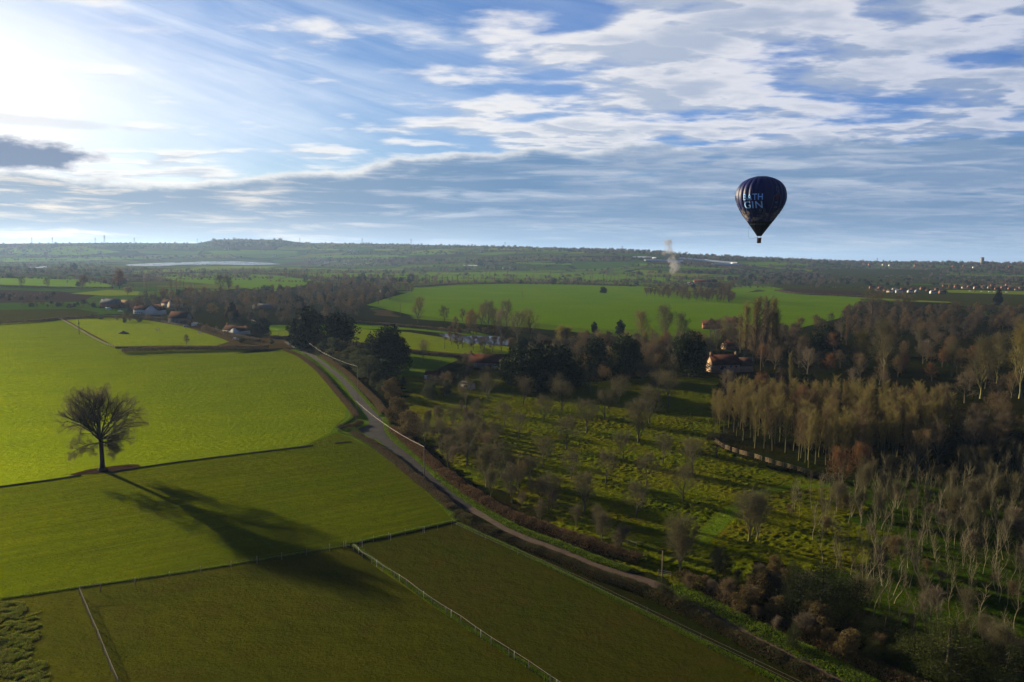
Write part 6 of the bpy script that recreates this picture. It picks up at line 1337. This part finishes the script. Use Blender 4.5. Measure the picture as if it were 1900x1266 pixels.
# ------------------------------------------------------------------ hot air balloon
def balloon():
    D = 300.0; c = ray(1411.2, 383.0); c = c / c.y * D; cen = Vector((c.x, c.y, HC + c.z)); S = D / CF.dot(c.normalized() * c.length) * 1.0
    S = c.dot(CF) / FPX   # metres per picture pixel at the balloon
    # profile (pixels below the crown, pixels radius)
    pr = [(0, 0), (0.3, 6), (1.2, 13), (3.2, 21), (7, 29.5), (12, 36), (19, 41.6), (27, 44.8), (35, 46), (43, 45.6), (52, 43), (61, 38.5), (70, 32.5), (79, 26), (88, 19.5), (97, 13), (104, 8), (109.5, 4.2)]
    zz_, rr_ = np.array([p[0] for p in pr], float), np.array([p[1] for p in pr], float)
    zf = np.concatenate([np.array([0, .15, .5, 1, 2]), np.linspace(3.2, 109.5, 60)]); rf = np.interp(zf, zz_, rr_)
    # smooth radius
    for _ in range(3): rf[3:-1] = 0.25 * rf[2:-2] + 0.5 * rf[3:-1] + 0.25 * rf[4:]
    R = lambda z: float(np.interp(z, zf, rf)); NG = 24; NS = NG * 8
    lob = lambda th: 0.955 + 0.045 * abs(math.sin(th * NG / 2)) ** 0.7
    root = link('hot_air_balloon', None); az0 = math.atan2(-cen.x, -cen.y)     # front faces the camera
    front = math.atan2(-cen.y, -cen.x); root.rotation_euler = (0, 0, front + math.pi / 2 * 0); root.location = (cen.x, cen.y, cen.z - (451 - 383) * S)
    z0 = (451 - 328.2) * S
    # local frame: +x towards the camera, angle a measured so that positive is to the picture's right
    def P(a, z, off=0.0):
        th = a; r = R(z) * lob(th) * S + off; return Vector((math.cos(th) * r, math.sin(th) * r, z0 - z * S))
    V = []; F = []; MI = []
    for z in zf:
        for i in range(NS): V.append(P(i / NS * 2 * math.pi, z))
    n = len(zf)
    for k in range(n - 1):
        for i in range(NS): F.append((k * NS + i, (k + 1) * NS + i, (k + 1) * NS + (i + 1) % NS, k * NS + (i + 1) % NS)); MI.append(0 if zf[k] < 83 else 1)
    def nav(t, o):
        pos = t.node('ShaderNodeTexCoord').outputs['Object']
        principled(t, o, t.mix(t.noise(pos, 0.6, 3), (0.003, 0.007, 0.065), (0.006, 0.011, 0.085)), 0.5, None, spec=0.12)
    nm = mat('navy balloon cloth', nav); bk = plain('black lower cloth', (0.004, 0.004, 0.006), 0.8, spec=0.02)
    link('envelope', new_mesh('envelope', V, F, [nm, bk], MI, smooth_=True), root)
    # crown ring and mouth skirt
    m = MB(); 
    for i in range(24):
        a, b = i / 24 * 6.283, (i + 1) / 24 * 6.283; m.bar(P(a, 1.1, .02), P(b, 1.1, .02), 0.07, 4)
    m.build('crown_ring', bk, root)
    # lettering
    txt = [('BATH', 51.5, 62.5 - 51.5, 31.0), ('GIN', 60, 14, 31.0)]
    lt = plain('pale blue lettering', (0.30, 0.55, 0.95), 0.6, 0.05, spec=0.0)
    def wrapped(mesh_v, amid, zbase, sx, sy, x0, off=0.05, slant=0.0):
        out_ = []
        for (x, y, z) in mesh_v:
            zz2 = zbase - y * sy; xx = (x - x0) * sx + slant * y; r = R(max(3.2, zz2)); out_.append(P(amid + xx / r, zz2, off))
        return out_
    import bmesh
    def text_mesh(s, size=1.0):
        cu = bpy.data.curves.new('t', 'FONT'); cu.body = s; cu.size = size; cu.space_character = 1.12; cu.offset = 0.012; ob = bpy.data.objects.new('t', cu); COL.objects.link(ob)
        dg = bpy.context.evaluated_depsgraph_get(); me = bpy.data.meshes.new_from_object(ob.evaluated_get(dg)); bpy.data.objects.remove(ob)
        bm = bmesh.new(); bm.from_mesh(me); bmesh.ops.triangulate(bm, faces=bm.faces)
        for _ in range(2):
            lg = [e for e in bm.edges if e.calc_length() > 0.12]
            if lg: bmesh.ops.subdivide_edges(bm, edges=lg, cuts=1); bmesh.ops.triangulate(bm, faces=bm.faces)
        v = [tuple(q.co) for q in bm.verts]; f = [tuple(q.index for q in fc.verts) for fc in bm.faces]; bm.free(); return v, f
    for rep in range(3):
        am = math.radians(-19 + 120 * rep)
        for s, zb, hgt, wd in (('BATH', 58.0 - 0.0 - 0.3 - 13.0 + 0.8 + 0.0, 11.0, 36.5), ('GIN', 60.6, 12.6, 34.0)):
            v, f = text_mesh(s); xs = [q[0] for q in v]; ys = [q[1] for q in v]; w_ = max(xs) - min(xs); hh = max(ys) - min(ys)
            V2 = wrapped([(q[0], q[1] - min(ys), 0) for q in v], am, zb if s == 'GIN' else 45.8, wd / w_, hgt / hh, (max(xs) + min(xs)) / 2, 0.10)
            link('lettering', new_mesh('lettering', V2, f, lt), root)
    # picture artwork: bottle outline, flowers, a line of script
    def line(mb, pts, w=0.05, off=0.10):
        for a, b in zip(pts, pts[1:]):
            pa = P(a[0], a[1], off); pb = P(b[0], b[1], off); mb.bar(pa, pb, w, 3)
    def zp(zx, zy):   # coordinates read off the enlarged picture: 7.91 per pixel, axis at 640 at the belly
        z = zy / 7.9125 + 310 - 328.2; ax = 640 - (zy - 420) * 0.045; dx = (zx - ax) / 7.9125; r = R(max(1, z)); return math.asin(max(-0.97, min(0.97, dx / r))), z
    art = plain('pale outline paint', (0.16, 0.20, 0.28), 0.8, 0.2); red = plain('dark red paint', (0.10, 0.012, 0.012), 0.8, 0.2); org = plain('pale flower paint', (0.30, 0.26, 0.24), 0.8, 0.4)
    for rep in range(3):
        ro = 2.0944 * rep; mb = MB()
        for L in ([(845, 320), (888, 322), (893, 380), (850, 378), (845, 320)], [(872, 385), (868, 412), (822, 458), (800, 560), (745, 690), (690, 790), (735, 800), (790, 790), (850, 680), (888, 590), (910, 480), (895, 412), (892, 385)]):
            pts = [zp(*q) for q in L]; D2 = []
            for a, b in zip(pts, pts[1:]):
                for k in range(5): D2.append((a[0] + (b[0] - a[0]) * k / 5 + ro, a[1] + (b[1] - a[1]) * k / 5))
            D2.append((pts[-1][0] + ro, pts[-1][1])); line(mb, D2, 0.045)
        mb.build('bottle_outline', art, root)
        mb = MB()
        for q in [(868, 440), (855, 460), (870, 470), (850, 490), (780, 700), (765, 720), (800, 690)]:
            a, z = zp(*q); p = P(a + ro, z, 0.06); mb.bar(p, p + Vector((p.x, p.y, 0)).normalized() * 0.05, 0.38, 9)
        mb.build('red_patch', red, root)
        mb = MB(); v, f = text_mesh('BATH', 1.0); ys = [q[1] for q in v]; xs = [q[0] for q in v]; a, z = zp(852, 548)
        mb.add(wrapped([(q[0], q[1], 0) for q in v], a + ro, z, 8.0 / (max(xs)), 3.2, max(xs) / 2, 0.08), f); v, f = text_mesh('GIN', 1.0); xs = [q[0] for q in v]; a, z = zp(835, 615)
        mb.add(wrapped([(q[0], q[1], 0) for q in v], a + ro, z, 8.0 / max(xs), 3.6, max(xs) / 2, 0.08), f); mb.build('small_lettering', art, root)
        mb = MB(); rs = random.Random(3)
        for cx, cy, rx, ry, n_ in ((660, 710, 75, 75, 34), (430, 700, 60, 85, 36), (550, 770, 60, 22, 14), (840, 740, 50, 40, 12), (380, 660, 30, 50, 8)):
            for k in range(n_):
                u, v_ = rs.uniform(-1, 1), rs.uniform(-1, 1)
                if u * u + v_ * v_ > 1: continue
                x, y = cx + u * rx, cy + v_ * ry; rad = rs.uniform(7, 17); ring = []
                for j in range(8): ring.append(zp(x + math.cos(j / 7 * 6.283) * rad, y + math.sin(j / 7 * 6.283) * rad))
                line(mb, [(q[0] + ro, q[1]) for q in ring if q[1] < 82], 0.035)
        mb.build('flower_outline', org, root)
        mb = MB(); pts = []
        for k in range(60): x = 490 + k * 3.5; a, z = zp(x, 843 + 9 * math.sin(k * 1.3) * (0.5 + 0.5 * math.sin(k * 0.37))); pts.append((a + ro, z))
        line(mb, pts, 0.035); mb.build('script_line', art, root)
    # burner frame, basket, lines
    bz = (451 - 441.5) * S; w_ = 3.6 * S
    m = MB()
    for sx, sy in ((-1, -1), (1, -1), (1, 1), (-1, 1)):
        m.bar((sx * w_, sy * w_, bz), (sx * w_ * 0.7, sy * w_ * 0.7, bz + 3.6 * S), 0.05, 5)
        for k in (-0.5, 0, 0.5): m.bar((sx * w_ * 0.7, sy * w_ * 0.7, bz + 3.6 * S), (sx * 3.2 * S + k * .5, sy * 3.2 * S, z0 - 109 * S), 0.02, 4)
    m.build('suspension_line', bk, root)
    m = MB(); m.bar((-w_ * .7, 0, bz + 3.6 * S), (w_ * .7, 0, bz + 3.6 * S), 0.05, 5); m.bar((0, -w_ * .7, bz + 3.6 * S), (0, w_ * .7, bz + 3.6 * S), 0.05, 5)
    for a in (-0.22, 0.22): m.bar((a, 0, bz + 3.3 * S), (a, 0, bz + 4.6 * S), 0.16, 10)
    m.build('burner', plain('burner steel', (0.4, 0.4, 0.42), 0.4, metallic=0.7), root)
    m = MB(); b = w_ * 1.12; hb = bz
    V = [(-b * .92, -b * .92, 0), (b * .92, -b * .92, 0), (b * .92, b * .92, 0), (-b * .92, b * .92, 0), (-b, -b, hb), (b, -b, hb), (b, b, hb), (-b, b, hb), (-b * .9, -b * .9, hb), (b * .9, -b * .9, hb), (b * .9, b * .9, hb), (-b * .9, b * .9, hb), (-b * .85, -b * .85, .1), (b * .85, -b * .85, .1), (b * .85, b * .85, .1), (-b * .85, b * .85, .1)]
    m.add(V, [(3, 2, 1, 0), (0, 1, 5, 4), (1, 2, 6, 5), (2, 3, 7, 6), (3, 0, 4, 7), (4, 5, 9, 8), (5, 6, 10, 9), (6, 7, 11, 10), (7, 4, 8, 11), (8, 9, 13, 12), (9, 10, 14, 13), (10, 11, 15, 14), (11, 8, 12, 15), (12, 13, 14, 15)])
    bo = m.build('basket', brickish('brown wicker', (0.16, 0.065, 0.025), (0.10, 0.04, 0.02), 6), root)
    m = MB()
    for q, t_ in zip([(-b, -b), (b, -b), (b, b), (-b, b)], [(b, -b), (b, b), (-b, b), (-b, -b)]): m.bar((*q, hb + .02), (*t_, hb + .02), 0.07, 8)
    m.build('padded_rim', bk, bo)
    m = MB(); pts = [P(math.radians(-62), 86, .05), None]
    a = P(math.radians(-75), 88, .02); e = Vector((0, -b, hb + 0.4)); q = [a.lerp(e, k / 16) + Vector((0, -1.6 * math.sin(math.pi * k / 16) * 0.9, -2.6 * math.sin(math.pi * k / 16) ** 1.0)) for k in range(17)]
    for u, v_ in zip(q, q[1:]): m.bar(u, v_, 0.03, 4)
    m.build('control_line', bk, root)
    tag(root, 'navy hot air balloon with pale blue lettering floating above the fields', 'hot air balloon')
balloon()

# ------------------------------------------------------------------ smoke
def smoke():
    g = G(1250, 505); d = 2300.0; s = d / 1478.0; base = Vector(((1250 - 950) * s * 1.0, d, gz((1250 - 950) * s, d)))
    zt = HC + (480 - 438) * s; w_ = 30 * s; me = bpy.data.meshes.new('smoke')
    x0, x1, y0, y1, z0, z1 = base.x - 36 * s, base.x + 22 * s, d - 16 * s, d + 16 * s, base.z + 1, zt
    V = [(x0, y0, z0), (x1, y0, z0), (x1, y1, z0), (x0, y1, z0), (x0, y0, z1), (x1, y0, z1), (x1, y1, z1), (x0, y1, z1)]
    me.from_pydata(V, [], [(3, 2, 1, 0), (4, 5, 6, 7), (0, 1, 5, 4), (1, 2, 6, 5), (2, 3, 7, 6), (3, 0, 4, 7)]); me.update()
    C = [(1250, 493, 13, 1.0), (1243, 482, 9, 0.6), (1246, 502, 10, 0.7), (1238, 465, 10, 0.8), (1235, 452, 11, 1.0), (1228, 470, 8, 0.4), (1246, 472, 8, 0.4)]
    def b(t, o):
        pos = t.node('ShaderNodeNewGeometry').outputs['Position']; tot = None
        wp = t.node('ShaderNodeTexNoise'); t.l.new(pos, wp.inputs['Vector']); wp.inputs['Scale'].default_value = 0.07; wp.inputs['Detail'].default_value = 4
        q = t.vm('ADD', pos, t.vm('SCALE', t.vm('SUBTRACT', wp.outputs['Color'], (0.5, 0.5, 0.5)), scale=26.0))
        for cx, cy, r, wt in C:
            hz = 475.6 + 0.012 * (cx - 950); c = ((cx - 950) * s, d, HC + (hz - cy) * s); dd = t.vm('DISTANCE', q, c); f = t.m('MULTIPLY', t.sm(dd, r * s, 0.25 * r * s), wt)
            tot = f if tot is None else t.m('MAXIMUM', tot, f)
        n = t.noise(pos, 0.11, 5, 0.6); den = t.m('MULTIPLY', t.m('MULTIPLY', tot, t.sm(n, 0.34, 0.60)), 0.13)
        v = t.node('ShaderNodeVolumePrincipled'); v.inputs['Color'].default_value = (0.40, 0.39, 0.40, 1); t.l.new(den, v.inputs['Density']); t.l.new(v.outputs[0], o.inputs['Volume'])
    m = mat('drifting smoke', b); me.materials.append(m); m.cycles.volume_step_rate = 1.0 if hasattr(m, 'cycles') and hasattr(m.cycles, 'volume_step_rate') else 1.0
    tag(link('smoke', me), 'grey brown bonfire smoke rising behind the poplars', 'smoke', kind='stuff')
smoke()

# ------------------------------------------------------------------ haze: one closed box of thin even air
def haze():
    me = bpy.data.meshes.new('haze')
    x, y0, y1, z0, z1 = 52000, -600, 41000, -25.0, 330.0
    V = [(-x, y0, z0), (x, y0, z0), (x, y1, z0), (-x, y1, z0), (-x, y0, z1), (x, y0, z1), (x, y1, z1), (-x, y1, z1)]
    me.from_pydata(V, [], [(3, 2, 1, 0), (4, 5, 6, 7), (0, 1, 5, 4), (1, 2, 6, 5), (2, 3, 7, 6), (3, 0, 4, 7)]); me.update()
    def b(t, o):
        v = t.node('ShaderNodeVolumePrincipled'); v.inputs['Color'].default_value = (0.38, 0.58, 0.98, 1)
        v.inputs['Density'].default_value = 0.000034; v.inputs['Anisotropy'].default_value = 0.3
        t.l.new(v.outputs[0], o.inputs['Volume'])
    me.materials.append(mat('thin air', b))
    tag(link('haze', me), 'thin blue haze over the far country', 'haze', kind='stuff')
haze()
scene.cycles.volume_bounces = 1
scene.cycles.max_bounces = 6
scene.cycles.diffuse_bounces = 2
scene.cycles.glossy_bounces = 2
scene.cycles.transparent_max_bounces = 8
scene.cycles.use_denoising = True
